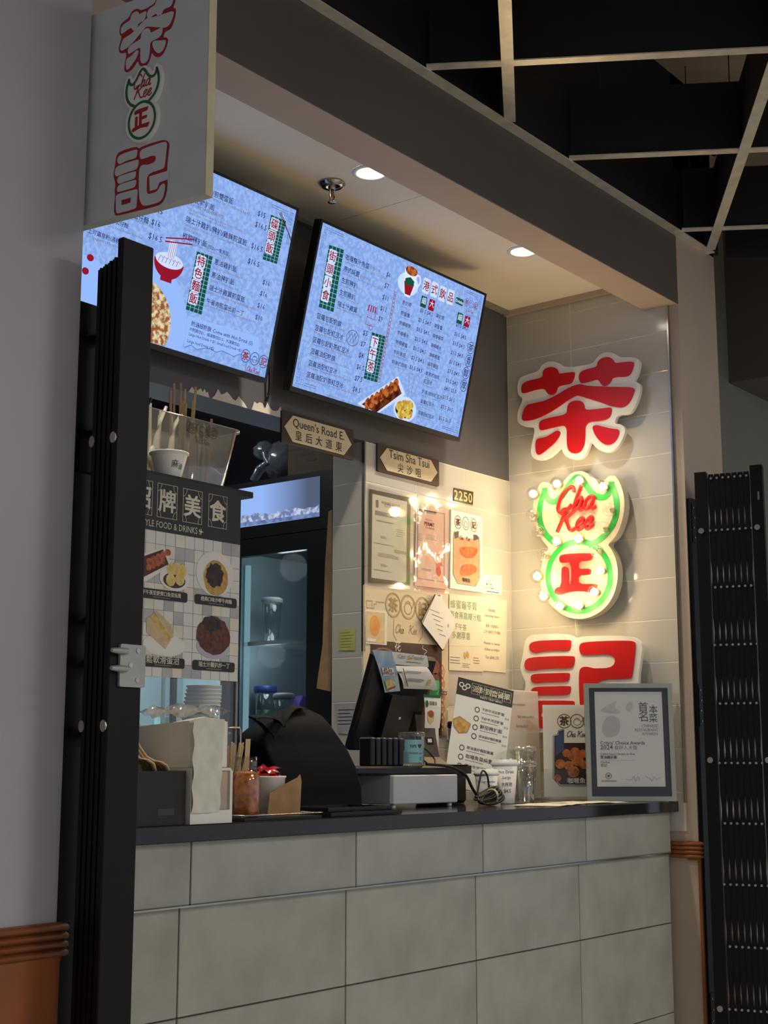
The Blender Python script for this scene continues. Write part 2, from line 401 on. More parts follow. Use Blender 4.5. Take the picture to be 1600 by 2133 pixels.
# stall ceiling in two boards, cornice, beam
ce = struct(MB().box((1.686, 2.44, 3.079), (4.728, 5.6, 3.10)), 'ceiling', CEIL)
part(MB().box((1.69, 2.44, 3.073), (3.517, 3.07, 3.08)), 'ceiling_panel', CEIL, ce)
part(MB().box((3.520, 2.44, 3.073), (4.727, 3.07, 3.08)), 'ceiling_panel', CEIL, ce)
struct(MB().box((4.700, 2.44, 3.052), (4.7275, 3.069, 3.074)), 'trim_3', PAINT)
struct(MB().box((3.2, 3.045, 3.058), (4.70, 3.0695, 3.074)), 'trim_4', mat('cornice_grey', (150, 146, 138), .6))
bm_ = struct(MB().box((1.686, 2.304, 2.955), (4.728, 2.44, 3.235)), 'beam', PAINT)
part(MB().box((1.686, 2.30, 2.9555), (4.7279, 2.3045, 3.235)), 'fascia', TAUPE, bm_)  # front face in a darker taupe than the beige beam
struct(MB().box((1.686, 2.30, 3.2355), (5.06, 2.44, 3.9)), 'wall_above_beam', BAFFLE)
# next stall beyond the pillar
struct(MB().box((5.06, 2.6, 0), (11, 2.75, 3.9)), 'wall_neighbour', GREENW)
struct(MB().box((5.83, 0.2, 2.93), (11, 2.599, 3.9)), 'beam_neighbour', TAUPE)
# ------------------------------------------------------------------ open ceiling grid with deep black baffles
gth = math.radians(32.1); GB = Vector((math.cos(gth), math.sin(gth), 0)); GA = Vector((-math.sin(gth), math.cos(gth), 0)); GZ = 3.235
cg = thing('ceiling_grid', 'open metal ceiling grid with deep black baffles above hall', 'ceiling grid', (3.0, 1.0, GZ), kind='structure')
del cg['category']
YL = 2.262
def gbar(name, p, d, s0, s1, w, z0, z1, mt):
    nrm = Vector((-d.y, d.x, 0)) * (w / 2); a = p + d * s0; b = p + d * s1
    vs = [a - nrm, b - nrm, b + nrm, a + nrm]
    part(MB().add([Vector((q.x, q.y, z)) for z in (z0, z1) for q in vs], [(0, 3, 2, 1), (4, 5, 6, 7), (0, 1, 5, 4), (1, 2, 6, 5), (2, 3, 7, 6), (3, 0, 4, 7)]), name, mt, cg)
for i, b in enumerate((1.725, 2.42, 3.115, 3.807, 4.485, 5.185)):
    a1 = (YL - b * math.sin(gth)) / math.cos(gth)
    gbar('grid_bar', GB * b, GA, -2.3, a1, 0.034, GZ - 0.004, GZ, TBAR)
    gbar('baffle', GB * b, GA, -2.3, a1 - .008, 0.014, GZ + 0.0003, GZ + 0.24, BAFFLE)
gbar('baffle', GB * 5.50, GA, -2.3, -0.79, 0.014, GZ - 0.01, GZ + 0.32, BAFFLE)
for a in (1.565, 0.805, 0.048, -0.715, -1.475):
    b1 = min((YL - a * math.cos(gth)) / math.sin(gth), 5.46)
    gbar('cross_bar', GA * a, GB, 0.6, b1, 0.036, GZ - 0.0085, GZ - 0.0045, TBAR)
    gbar('baffle', GA * a, GB, 0.6, b1 - .015, 0.014, GZ + 0.0003, GZ + 0.236, BAFFLE)
part(MB().box((1.69, 2.262, GZ - .009), (4.99, 2.2995, GZ - .004)).box((1.69, 2.294, GZ - .004), (4.99, 2.2995, GZ + .03)), 'wall_angle', TBAR, cg)
part(MB().box((1.69, 2.275, GZ), (5.05, 2.285, GZ + .24)), 'baffle', BAFFLE, cg)
WIRE = mat('hanger_wire', (60, 56, 52), 0.5, 0.6)
for (b, a) in ((3.807, .35), (3.807, -.25), (4.485, -.25), (4.485, -.9), (5.185, -.62), (4.1, .048), (4.7, -.715)):
    q = GB * b + GA * a; z0 = GZ + .24
    pts = [Vector((q.x, q.y, z0 - .06)), Vector((q.x + .004, q.y, z0 + .03)), Vector((q.x - .003, q.y + .003, z0 + .1)), Vector((q.x, q.y, 3.9))]
    part(MB().tube(pts, 0.0022, 5), 'hanger_wire', WIRE, cg)
CABLE = mat('black_cable', (14, 14, 15), 0.5)
for k in range(5):
    o = Vector((random.uniform(-.05, .05), random.uniform(-.05, .05), random.uniform(-.04, .04)))
    pts = catmull([Vector((4.75, 2.2, 3.55)) + o, Vector((4.6, 1.95, 3.66)) + o * .6, Vector((4.75, 1.7, 3.74)) + o * .8, Vector((5.1, 1.45, 3.78)) + o, Vector((5.6, 1.0, 3.86)) + o], 4)
    solo(MB().tube(pts, 0.011, 6), 'ceiling_cable', CABLE, 'slack black cable in the bundle above the ceiling grid', 'cable', 'cables slung above the ceiling grid')
# ------------------------------------------------------------------ counter
ct = thing('service_counter', 'counter front clad in large grey concrete look tiles under dark slab', 'counter', (3.2, 2.7, 0))
part(MB().box((1.72, 2.408, 0), (4.70, 3.06, 1.066)), 'body', CGROUT, ct)
rows = [(0.03, 0.378, 2.402, 0), (0.381, 0.680, 2.402, 0), (0.6835, 0.9225, 2.402, 0), (0.9265, 1.0665, 2.394, 1)]
for (z0, z1, y, top) in rows:
    sx = [1.722, 2.33, 2.925, 3.511, 4.105, 4.70] if top else [1.722, 2.305, 2.894, 3.482, 4.068, 4.70]
    for j in range(5):
        x0, x1 = sx[j], sx[j + 1]
        tile(ct, CTILE, (x0 + x1) / 2, y + 0.0085, (z0 + z1) / 2, x1 - x0 - .004, z1 - z0, t=0.009, name='tile')
part(MB().box((1.722, 2.3825, 0.9225), (4.70, 2.396, 0.9262)), 'edge_strip', STEEL, ct)
solo(MB().bbox((1.715, 2.368, 1.0675), (4.722, 3.066, 1.105), 0.002), 'countertop', SLAB, 'polished dark slab countertop running the length of the stall', 'countertop')
# ------------------------------------------------------------------ folding security gates
RIVET = mat('rivet_zinc', (176, 176, 172), 0.35, 0.8)
def gate_right():
    k = 0.97; th = math.radians(-76.3); d = Vector((math.cos(th), math.sin(th), 0))
    o = Vector((4.87, 2.22, 0)) * k - d * 0.095
    p = Panel(o, d, (0, 0, 1))          # n faces the hall
    if p.n.dot(-o) < 0: raise ValueError
    zt = 1.25 + 1.07 * k
    g = thing('folding_gate', 'folded black lattice gate with rows of bright rivets beside pillar', 'gate', (o.x, o.y, 0))
    part(MB().obox(p, 0, 0.02, 0.042, zt, -.018, .014), 'post', BLACKM, g)
    part(MB().obox(p, 0.200, 0.02, 0.243, zt + .01, -.018, .014), 'post', BLACKM, g)
    rowz = [2.262] + [2.07 - i * 0.2075 for i in range(10)]
    for i in range(7):
        u = 0.057 + i * 0.0212; L = []; Rr = []; z = 0.03
        zz = []
        for r in rowz:
            zz += [(r + .10, .0100), (r + .075, .0085), (r + .045, .0072), (r + .02, .0085), (r, .0102), (r - .03, .0104)]
        zz = [(min(max(z, .03), zt - .01), w) for z, w in zz if .03 <= z <= zt + .06]
        zz.sort()
        pts = [(u - w, z) for z, w in zz] + [(u + w, z) for z, w in reversed(zz)]
        vs = []; n = len(zz); fs = []
        for (z, w) in zz: vs += [p.w(u - w, z, .008), p.w(u + w, z, .008), p.w(u + w, z, -.012), p.w(u - w, z, -.012)]
        for a in range(n - 1):
            for b in range(4): fs.append((a * 4 + b, a * 4 + (b + 1) % 4, a * 4 + 4 + (b + 1) % 4, a * 4 + 4 + b))
        fs += [(0, 3, 2, 1), tuple((n - 1) * 4 + b for b in range(4))]
        part(MB().add(vs, fs), 'slat', BLACKM, g)
    def disc(u, v, r, nm):
        part(MB().poly(p, [(u + r * math.cos(t * math.pi / 5), v + r * math.sin(t * math.pi / 5)) for t in range(10)], .007, .012 if nm == 'rivet' else .019), nm, RIVET, g)
    for ri, z in enumerate(rowz):
        if ri % 2 == 0:
            for i in range(7): disc(0.0595 + i * 0.0212, z, .0045, 'rivet')
        else:
            for i in range(8): disc(0.0490 + i * 0.0212, z, .0045, 'rivet')
    for z in (2.07, 1.25, 0.41):
        disc(0.018, z, .0105, 'bolt'); disc(0.218, z, .0105, 'bolt')
    part(MB().obox(p, .224, 2.17, .230, 2.20, .0142, .0146), 'sticker', mat('grey_sticker', (120, 120, 118)), g)
gate_right()
jr = thing('gate_jamb', 'black steel gate jamb screwed to the beige pillar', 'gate jamb', (4.78, 2.29, 0))
part(MB().box((4.735, 2.283, 0.02), (4.83, 2.2995, 2.205)), 'channel', BLACKM, jr)
for z in (2.17, 1.50, 0.43):
    part(MB().box((4.738, 2.2805, z - .13), (4.765, 2.2832, z + .02)), 'plate', BLACKM, jr)
    for k in range(4): part(MB().poly(py_(2.2805), [(4.748 + .006 * (k % 2) + .0035 * math.cos(t), z - k * .037 + .0035 * math.sin(t)) for t in (i * math.pi / 4 for i in range(8))], 0, .002), 'screw', RIVET, jr)
def gate_left():
    g = thing('folding_gate', 'folded stack of black gate channels with grey latch in front of counter', 'gate', (1.72, 1.98, 0))
    part(MB().bbox((1.684, 1.95, 0.02), (1.762, 1.966, 2.222), .002), 'post', BLACKM, g)
    for i in range(8):
        y = 1.9675 + i * 0.0068
        part(MB().box((1.683 + .002 * (i % 2), y, 0.02), (1.755, y + .0052, 2.185 - .002 * i)), 'channel', BLACKM, g)
    p = py_(1.95)
    q = lambda x, y: p.at(x, y)
    u0, v1 = q(247, 1341); u1, v0 = q(297, 1433)
    pl = part(MB().rrect(p, u0, v0, u1, v1, .004, .0002, .006), 'latch_plate', mat('grey_cast_latch', (170, 172, 168), .5, .3, var=.08), g)
    LM = MATS['grey_cast_latch']
    for y in (1356, 1393):
        _, vv = q(240, y)
        part(MB().tube([p.w(u0 + .012, vv, .010), p.w(u0 - .010, vv, .012), p.w(u0 - .026, vv, .012)], [.006, .006, .004], 8), 'prong', LM, pl)
    for (x, y) in ((283, 1356), (267, 1386), (281, 1417)):
        uu, vv = q(x, y); part(MB().ell(p, uu, vv, .0045, .0045, .006, .0075, 10), 'screw', STEEL, pl)
    for z in (1.31, 1.835):
        for yy in (1.9585, 2.017):
            part(MB().poly(px_(1.684), [(-yy + .0075 * math.cos(t), z + .011 * math.sin(t)) for t in (i * math.pi / 5 for i in range(10))], -.002, .003), 'bolt', RIVET, g)
gate_left()
jl = thing('gate_jamb', 'black steel gate jamb fixed beside the grey column', 'gate jamb', (1.71, 2.1, 0))
part(MB().box((1.691, 2.080, 0.02), (1.752, 2.16, 2.125)), 'channel', BLACKM, jl)
for z in (1.29, 1.42, 1.50, 1.86, 2.05): part(MB().box((1.742, 2.026, z), (1.750, 2.081, z + .022)), 'link_arm', BLACKM, jl)
part(MB().box((1.700, 2.072, 1.79), (1.738, 2.0805, 1.87)), 'hinge_plate', BLACKM, jl)
# ------------------------------------------------------------------ shop sign characters (traced outlines, photo pixels)
def cr(ox, oy, s): return lambda q: (ox + q[0] / s, oy + q[1] / s)
CHA = [
 [(125,345),(140,325),(190,305),(272,290),(270,250),(290,225),(325,215),(360,220),(380,240),(382,265),(440,255),(490,250),(497,262),(485,310),(465,335),(378,348),(370,385),(345,410),(320,410),(300,395),(285,365),(220,375),(150,398),(130,398),(122,380)],
 [(520,285),(530,255),(560,235),(650,215),(650,185),(670,160),(710,145),(745,150),(768,175),(770,190),(850,180),(905,178),(903,210),(885,262),(860,285),(760,285),(745,320),(715,345),(690,348),(670,325),(655,300),(600,318),(545,330),(528,320)],
 [(510,337),(540,335),(570,345),(640,350),(780,355),(912,355),(905,400),(870,470),(825,500),(760,490),(640,450),(540,420),(505,412),(450,445),(380,495),(300,545),(220,580),(150,592),(130,585),(125,565),(140,510),(165,475),(200,470),(290,450),(370,410),(450,360)],
 [(440,500),(450,470),(480,452),(515,447),(545,455),(562,480),(565,515),(650,508),(740,495),(752,505),(745,550),(725,575),(680,590),(567,598),(567,700),(560,760),(535,805),(500,818),(465,810),(445,785),(438,730),(440,618),(370,630),(290,650),(260,657),(247,645),(245,610),(260,585),(330,565),(440,545)],
 [(230,712),(290,705),(340,675),(370,655),(395,665),(392,690),(360,740),(300,790),(260,822),(235,827),(222,800),(220,750)],
 [(615,640),(625,622),(650,618),(700,632),(760,645),(803,648),(800,690),(770,740),(730,760),(690,750),(640,700)]]
CHA_BACK = [(95,325),(110,290),(150,270),(240,245),(260,200),(310,175),(370,180),(410,215),(490,215),(540,205),(620,190),(650,140),(700,110),(760,115),(800,150),(880,145),(930,155),(945,190),(925,270),(900,315),(935,325),(948,350),(940,410),(910,490),(870,545),(785,545),(765,610),(810,610),(840,640),(840,670),(810,745),(760,800),(700,810),(640,780),(600,725),(590,770),(560,835),(510,860),(450,850),(410,815),(395,765),(330,835),(260,865),(210,855),(185,820),(190,760),(205,700),(215,630),(150,630),(110,615),(90,585),(95,520),(135,435),(105,415),(92,380)]
KEI = [
 [(190,215),(200,180),(240,160),(340,150),(570,145),(582,160),(575,220),(555,248),(400,245),(310,255),(250,270),(210,260)],
 [(148,370),(160,330),(200,310),(320,300),(600,293),(617,310),(608,370),(585,412),(420,412),(300,420),(210,435),(165,425),(150,400)],
 [(205,500),(215,470),(250,460),(370,455),(555,450),(570,460),(565,505),(545,535),(430,538),(330,540),(250,552),(215,535)],
 [(205,630),(215,600),(250,580),(400,575),(570,572),(580,585),(572,630),(550,660),(320,662),(215,662)],
 [(185,740),(200,715),(250,708),(590,708),(615,720),(607,800),(600,940),(585,962),(240,965),(205,950),(195,850)],
 [(655,235),(660,190),(690,168),(900,155),(1100,152),(1165,160),(1180,185),(1165,330),(1145,480),(1130,508),(800,512),(792,700),(800,800),(850,830),(1030,825),(1090,740),(1170,730),(1155,850),(1120,930),(1050,960),(800,962),(720,930),(670,830),(655,650),(652,450),(670,405),(710,393),(760,400),(795,412),(985,402),(987,272),(690,292),(665,270)]]
KEI_HOLE = [(300,800),(490,798),(485,868),(302,870)]
KEI_BACK = [(140,200),(160,130),(220,95),(400,88),(560,92),(625,135),(660,115),(900,105),(1120,108),(1200,145),(1240,190),(1220,330),(1195,520),(1225,760),(1190,920),(1100,1005),(900,1010),(640,1005),(200,1005),(150,970),(140,850),(160,700),(140,640),(160,550),(130,480),(100,400),(130,290)]
LOGO_OUT = [(395,1110),(330,1050),(250,930),(205,800),(188,680),(190,560),(210,470),(255,330),(290,280),(340,268),(400,285),(440,340),(450,395),(500,350),(560,290),(620,210),(680,155),(760,130),(840,135),(895,175),(915,205),(970,215),(1010,260),(1055,345),(1085,330),(1100,260),(1150,195),(1220,185),(1260,210),(1310,300),(1350,430),(1362,560),(1345,700),(1310,840),(1240,980),(1140,1070),(1190,1130),(1240,1230),(1270,1350),(1275,1470),(1260,1600),(1210,1750),(1120,1880),(1000,1970),(870,2020),(740,2030),(620,2000),(500,1930),(400,1830),(320,1720),(285,1590),(280,1450),(300,1320),(340,1200)]
LOGO_TOP = [(340,345),(345,420),(390,500),(450,525),(520,490),(590,410),(650,310),(720,225),(780,215),(850,280),(910,370),(980,440),(1070,470),(1140,440),(1185,360),(1195,265)]
LOGO_L = [(335,400),(292,520),(272,660),(290,810),(345,930),(440,1030),(540,1080)]
LOGO_R = [(1195,300),(1240,430),(1262,560),(1250,700),(1195,840),(1100,960),(980,1050),(900,1085)]
ZHENG = [(545,1230),(580,1205),(700,1190),(960,1187),(970,1200),(945,1265),(915,1285),(780,1290),(780,1390),(920,1385),(940,1400),(930,1450),(910,1465),(780,1470),(780,1585),(1020,1580),(1010,1620),(960,1695),(850,1675),(750,1672),(640,1690),(530,1722),(490,1710),(478,1675),(500,1635),(570,1610),(570,1400),(585,1365),(625,1355),(655,1385),(650,1598),(695,1590),(695,1295),(600,1310),(560,1310),(542,1280)]
BULB_ON = [(247,437),(550,310),(835,265),(1140,345),(545,1045),(825,1010),(298,1490),(1105,1420),(1028,1690),(380,1745),(585,1870),(830,1860)]
BULB_OFF = [(240,712),(318,920),(395,1230),(1225,640),(1145,880),(1060,1170)]
RED = mat('sign_red_acrylic', (206, 24, 28), 0.35, var=0.06, scale=8)
WHITE = mat('sign_white_acrylic', (238, 236, 228), 0.35, var=0.02)
GREEN = mat('sign_green_vinyl', (44, 172, 76), 0.4, var=0.05)
CREAM = mat('sign_cream_face', (214, 202, 172), 0.4, var=0.03)
def uvs(p, pts, f): return [p.at(*f(q)) for q in pts]
# big wall characters
fA = cr(1050, 700, 3.3333); fK = cr(1060, 1300, 4.4444); fL = cr(1080, 960, 6.1538)
P = px_(4.672)
def wall_char(label, back, strokes, f, hole=None):
    bk = chaikin(uvs(P, back, f), 2)
    cu = sum(q[0] for q in bk) / len(bk); cv = min(q[1] for q in bk)
    t = thing('wall_character_sign', label, 'sign', P.w(cu, cv, -.048))
    part(MB().poly(P, bk, -.018, 0), 'backing', WHITE, t)
    for i, s in enumerate(strokes):
        if hole and i == 4: part(MB().poly(P, chaikin(uvs(P, s, f), 1), 0.0003, .004, [chaikin(uvs(P, hole, f), 1)]), 'stroke', RED, t)
        else: part(MB().poly(P, chaikin(uvs(P, s, f), 2), 0.0003, .004), 'stroke', RED, t)
    us = [q[0] for q in bk]; vs_ = [q[1] for q in bk]
    for a in (.3, .7):
        for b in (.35, .65):
            u = min(us) + (max(us) - min(us)) * a; v = min(vs_) + (max(vs_) - min(vs_)) * b
            part(MB().ell(P, u, v, .008, .008, -.048, -.018, 8), 'standoff', STEEL, t)
wall_char('large red 茶 character on white backing at top of tiled wall', CHA_BACK, CHA, fA)
wall_char('large red 記 character on white backing behind the framed award', KEI_BACK, KEI, fK, KEI_HOLE)
# logo with marquee bulbs
P2 = px_(4.655)
t = thing('marquee_logo_sign', 'teapot outline marquee sign with green border, bulbs and red lettering', 'sign', (4.69, P2.w(*P2.at(1190, 1280)).y, 1.83))
lo = chaikin(uvs(P2, LOGO_OUT, fL), 2)
part(MB().poly(P2, lo, -.040, 0), 'backing_box', CREAM, t)
part(MB().poly(P2, [(q[0] * .9 + lo[0][0] * .1, q[1]) for q in lo[:0]] or [P2.at(*fL(q)) for q in ((700, 900), (900, 900), (900, 1300), (700, 1300))], -.065, -.040), 'wall_bracket', STEEL, t)
S_ = (P2.at(*fL((1000, 0)))[0] - P2.at(*fL((0, 0)))[0]) / 1000.0
for i, ln in enumerate((LOGO_TOP, LOGO_L, LOGO_R)):
    part(MB().ribbon(P2, catmull(uvs(P2, ln, fL), 5), 68 * S_, .0008 + .0003 * i), 'green_border', GREEN, t)
cc = [(780 + 400 * math.cos(a), 1480 + 445 * math.sin(a)) for a in (i * 2 * math.pi / 48 for i in range(48))]
part(MB().ribbon(P2, [Vector(P2.at(*fL(q))) for q in cc], 66 * S_, .0005, None, True), 'green_border', GREEN, t)
part(MB().poly(P2, chaikin(uvs(P2, ZHENG, fL), 1), .0005, .012), 'red_character', RED, t)
for wd, q0, sz in (('Cha', (478, 672), 268), ('Kee', (490, 918), 245)):
    a = P2.at(*fL(q0)); sz *= S_
    for st in SCRIPT[wd]:
        c = catmull([((x * 1.14 + y * .16), y) for x, y in st], 5)
        part(MB().tube([P2.w(a[0] + q.x * sz, a[1] + q.y * sz, .006) for q in c], 17 * S_ * 1.2, 8), 'script_stroke', RED, t)
LAMP = emit('bulb_filament', (255, 226, 170), 5.0)
GLASS = clear('bulb_glass', (250, 250, 250), 0.12)
SOCK = mat('bulb_socket', (168, 164, 120), 0.4, .4)
for i, q in enumerate(BULB_ON + BULB_OFF):
    u, v = P2.at(*fL(q)); on = i < len(BULB_ON)
    b = part(MB().ball(P2.w(u, v, .034), .0265, 18, 12), 'bulb', GLASS, t)
    part(MB().ell(P2, u, v, .010, .010, .0017, .014, 10), 'socket', SOCK, b)
    part(MB().ball(P2.w(u, v, .033), .0155 if on else .004, 10, 6), 'filament', LAMP if on else STEEL, b)
    if on:
        l = bpy.data.lights.new('bulb_light', 'POINT'); l.energy = .62; l.color = (1.0, .74, .40); l.shadow_soft_size = .018
        o = bpy.data.objects.new('bulb_light', l); COL.objects.link(o); o.location = P2.w(u, v, .082)
part(MB().tube([P2.w(*P2.at(1191, 1288), -.03), P2.w(*P2.at(1189, 1305), -.04), P2.w(*P2.at(1188, 1325), -.055)], .003, 6), 'power_cord', WHITE, t)
# ------------------------------------------------------------------ blade sign on the column
bdir = Vector((0.034, -0.28, 0)).normalized()
PB = Panel((1.699, 2.069, 2.28), bdir, (0, 0, 1))
PB = PB if PB.n.x < 0 else Panel((1.699, 2.069, 2.28), -bdir, (0, 0, 1))
BOARD = mat('blade_board_white', (206, 212, 214), 0.35, var=0.04)
SRED = mat('blade_red_vinyl', (168, 20, 28), 0.4); SGREEN = mat('blade_green_vinyl', (22, 104, 66), 0.4)
bs = thing('blade_sign', 'white projecting board with red outlined characters on grey column', 'sign', (1.715, 1.93, 2.28))
part(MB().obox(PB, -.06, 0.0, .285, .445, -.022, 0), 'board', BOARD, bs)
part(MB().obox(PB, 0.2852, 0.0, .287, .445, -.022, 0), 'edge_strip', mat('board_edge_cream', (208, 200, 168), .5), bs)
def fit(pts, dst):
    """map a traced outline into (u0,v0,u1,v1) of a panel"""
    return lambda q, b=(min(p[0] for p in pts), max(p[0] for p in pts), min(p[1] for p in pts), max(p[1] for p in pts)): (
        dst[0] + (q[0] - b[0]) / (b[1] - b[0]) * (dst[2] - dst[0]), dst[3] - (q[1] - b[2]) / (b[3] - b[2]) * (dst[3] - dst[1]))
def box_uv(p, x0, y0, x1, y1):
    a = p.at(x0, y1); b = p.at(x1, y0); return (a[0], a[1], b[0], b[1])
def pbox(p, x0, y0, x1, y1):
    xm, ym = (x0 + x1) / 2, (y0 + y1) / 2
    return (p.at(x0, ym)[0], p.at(xm, y1)[1], p.at(x1, ym)[0], p.at(xm, y0)[1])
def grow(pts, d):
    n = len(pts); ar = sum(pts[i][0] * pts[(i + 1) % n][1] - pts[(i + 1) % n][0] * pts[i][1] for i in range(n)); sg = 1 if ar > 0 else -1; o = []
    for i in range(n):
        a = Vector(pts[i - 1]); b = Vector(pts[(i + 1) % n]); e = b - a
        e = e.normalized() if e.length > 1e-9 else Vector((1, 0)); o.append((pts[i][0] + sg * e.y * d, pts[i][1] - sg * e.x * d))
    return o
for back, strokes, bx in ((CHA_BACK, CHA, (249, -2, 366, 138)), (KEI_BACK, KEI, (236, 302, 352, 438))):
    F = fit(back, pbox(PB, *bx))
    part(MB().poly(PB, chaikin([F(q) for q in back], 2), .0006), 'red_outline', SRED, bs)
    for i, s in enumerate(strokes):
        part(MB().poly(PB, grow(chaikin([F(q) for q in s], 2), .0016), .0012), 'white_stroke', BOARD, bs)
        if strokes is KEI and i == 5: part(MB().poly(PB, [F(q) for q in ((850, 570), (870, 775), (1010, 775), (1060, 690), (1245, 680), (1245, 560))][::-1], .0009), 'white_gap', BOARD, bs)
        if strokes is KEI and i == 4: part(MB().poly(PB, [F(q) for q in KEI_HOLE], .0016), 'red_outline', SRED, bs)
bx = pbox(PB, 263, 141, 342, 299); F = fit(LOGO_OUT, bx); k = (bx[2] - bx[0]) / 1174
lg = part(MB().poly(PB, chaikin([F(q) for q in LOGO_OUT], 2), .0003, .008), 'logo_plate', WHITE, bs)
mb = MB()
for ln in (LOGO_TOP, LOGO_L, LOGO_R): mb.ribbon(PB, catmull([F(q) for q in ln], 4), 70 * k, .0085)
mb.ribbon(PB, [Vector(F(q)) for q in cc], 66 * k, .0086, None, True)
part(mb, 'green_border', SGREEN, lg)
mb = MB().poly(PB, [F(q) for q in ZHENG], .0086)
a = F((470, 660)); script(mb, PB, 'Cha', a[0], a[1], 330 * k, .10, .0086); a = F((500, 920)); script(mb, PB, 'Kee', a[0], a[1], 330 * k, .10, .0086)
part(mb, 'red_lettering', SRED, lg)
# ------------------------------------------------------------------ menu screens
BEZEL = mat('screen_bezel', (16, 16, 18), 0.3)
SCREEN = emit('menu_screen_light', (154, 186, 244), 1.0, scale=75, col2=(132, 166, 230))
NAVY = emit('screen_navy', (34, 40, 92)); TAN = emit('screen_tan', (112, 112, 120)); SRD = emit('screen_red', (150, 22, 46)); SGN = emit('screen_green', (18, 84, 62))
SWH = emit('screen_white', (206, 224, 255)); SPB = emit('screen_pale_blue', (150, 188, 255)); SBL = emit('screen_line_blue', (70, 96, 150))
SOR = emit('screen_orange', (196, 110, 52), 1, scale=60, col2=(120, 44, 20)); SYE = emit('screen_yellow', (222, 206, 90), 1, scale=60, col2=(190, 130, 60)); SBR = emit('screen_brown', (112, 54, 30), 1, scale=60, col2=(60, 24, 16))
SNO = emit('screen_noodle', (226, 214, 170), 1, scale=70, col2=(150, 90, 50))
def logo3(p, cx, cy, r, m_ring, m_txt, parent, h=.0012, tagbox=True):
    mb = MB()
    for i in (-1, 0, 1): mb.ring(p, cx + i * r * 1.95, cy, r, r, r * .13, h, 20)
    if tagbox: mb.ribbon(p, [(cx - 1.5 * r, cy - .95 * r), (cx - 1.5 * r, cy - 2.4 * r), (cx - 1.0 * r, cy - 2.9 * r), (cx + 1.0 * r, cy - 2.9 * r), (cx + 1.5 * r, cy - 2.4 * r), (cx + 1.5 * r, cy - .95 * r)], r * .1, h)
    # teapot mark in the middle ring
    tp = [Vector((cx + r * .5 * math.cos(a), cy - r * .1 + r * .42 * math.sin(a))) for a in (i * math.pi / 8 for i in range(16))]
    mb.ribbon(p, tp, r * .09, h, None, True)
    mb.ribbon(p, [Vector((cx + r * x, cy + r * y)) for x, y in ((.45, 0), (.65, .1), (.72, .35))], r * .1, h)
    mb.ribbon(p, [Vector((cx + r * x, cy + r * y)) for x, y in ((-.35, .3), (0, .45), (.35, .3))], r * .09, h)
    part(mb, 'logo_rings', m_ring, parent)
    mb = MB(); text(mb, p, '茶', cx - 1.95 * r, cy - .52 * r, size=1.35 * r, align='c', bold=.02, h=h + .0002); text(mb, p, '記', cx + 1.95 * r, cy - .52 * r, size=1.35 * r, align='c', bold=.02, h=h + .0002)
    script(mb, p, 'Cha', cx - 1.35 * r, cy - 2.1 * r, r * .78, .11, h); script(mb, p, 'Kee', cx + .05 * r, cy - 2.1 * r, r * .78, .11, h)
    part(mb, 'logo_lettering', m_txt, parent)
def green_label(p, f, poly, boxes, chars, bw, bh, parent, en=''):
    g = uvs(p, poly, f)
    mb = MB()
    a, b, c, d = (Vector(q) for q in g); nx, ny = 4, 14      # a TL, b TR, c BR, d BL
    for i in range(nx):
        for j in range(ny):
            q = lambda s, t_: (a * (1 - s) + b * s) * (1 - t_) + (d * (1 - s) + c * s) * t_
            e = .06; mb.poly(p, [tuple(q((i + x) / nx, (j + y) / ny)) for x, y in ((e, 1 - e), (1 - e, 1 - e), (1 - e, e), (e, e))], .0011)
    part(mb, 'green_tiles', SGN, parent)
    mb = MB(); mt = MB()
    for (bx, ch) in zip(boxes, chars):
        u, v = p.at(*f(bx)); mb.rrect(p, u - bw / 2, v - bh / 2, u + bw / 2, v + bh / 2, .005, .0015)
        text(mt, p, ch, u, v - bw * .34, size=bw * .92, align='c', bold=.012, h=.0019)
    part(mb, 'white_boxes', SWH, parent); part(mt, 'red_characters', SRD, parent)
def meander(mb, p, u, v, s, sx, sy, h=.0011):
    w = .0016
    sp = [(0, 0), (4, 0), (4, 4), (1, 4), (1, 1.5), (2.6, 1.5), (2.6, 2.6)]
    for (ox, oy) in ((0, 0), (5, 0), (0, 5)):
        mb.ribbon(p, [Vector((u + sx * (x + ox) * s, v + sy * (y + oy) * s)) for x, y in sp], w, h)
    for o in (0, 1.6):
        mb.ribbon(p, [Vector((u + sx * 10 * s, v + sy * (o + .2) * s)), Vector((u + sx * 24 * s, v + sy * (o + .2) * s))], w, h)
        mb.ribbon(p, [Vector((u + sx * (o + .2) * s, v + sy * 10 * s)), Vector((u + sx * (o + .2) * s, v + sy * 24 * s))], w, h)
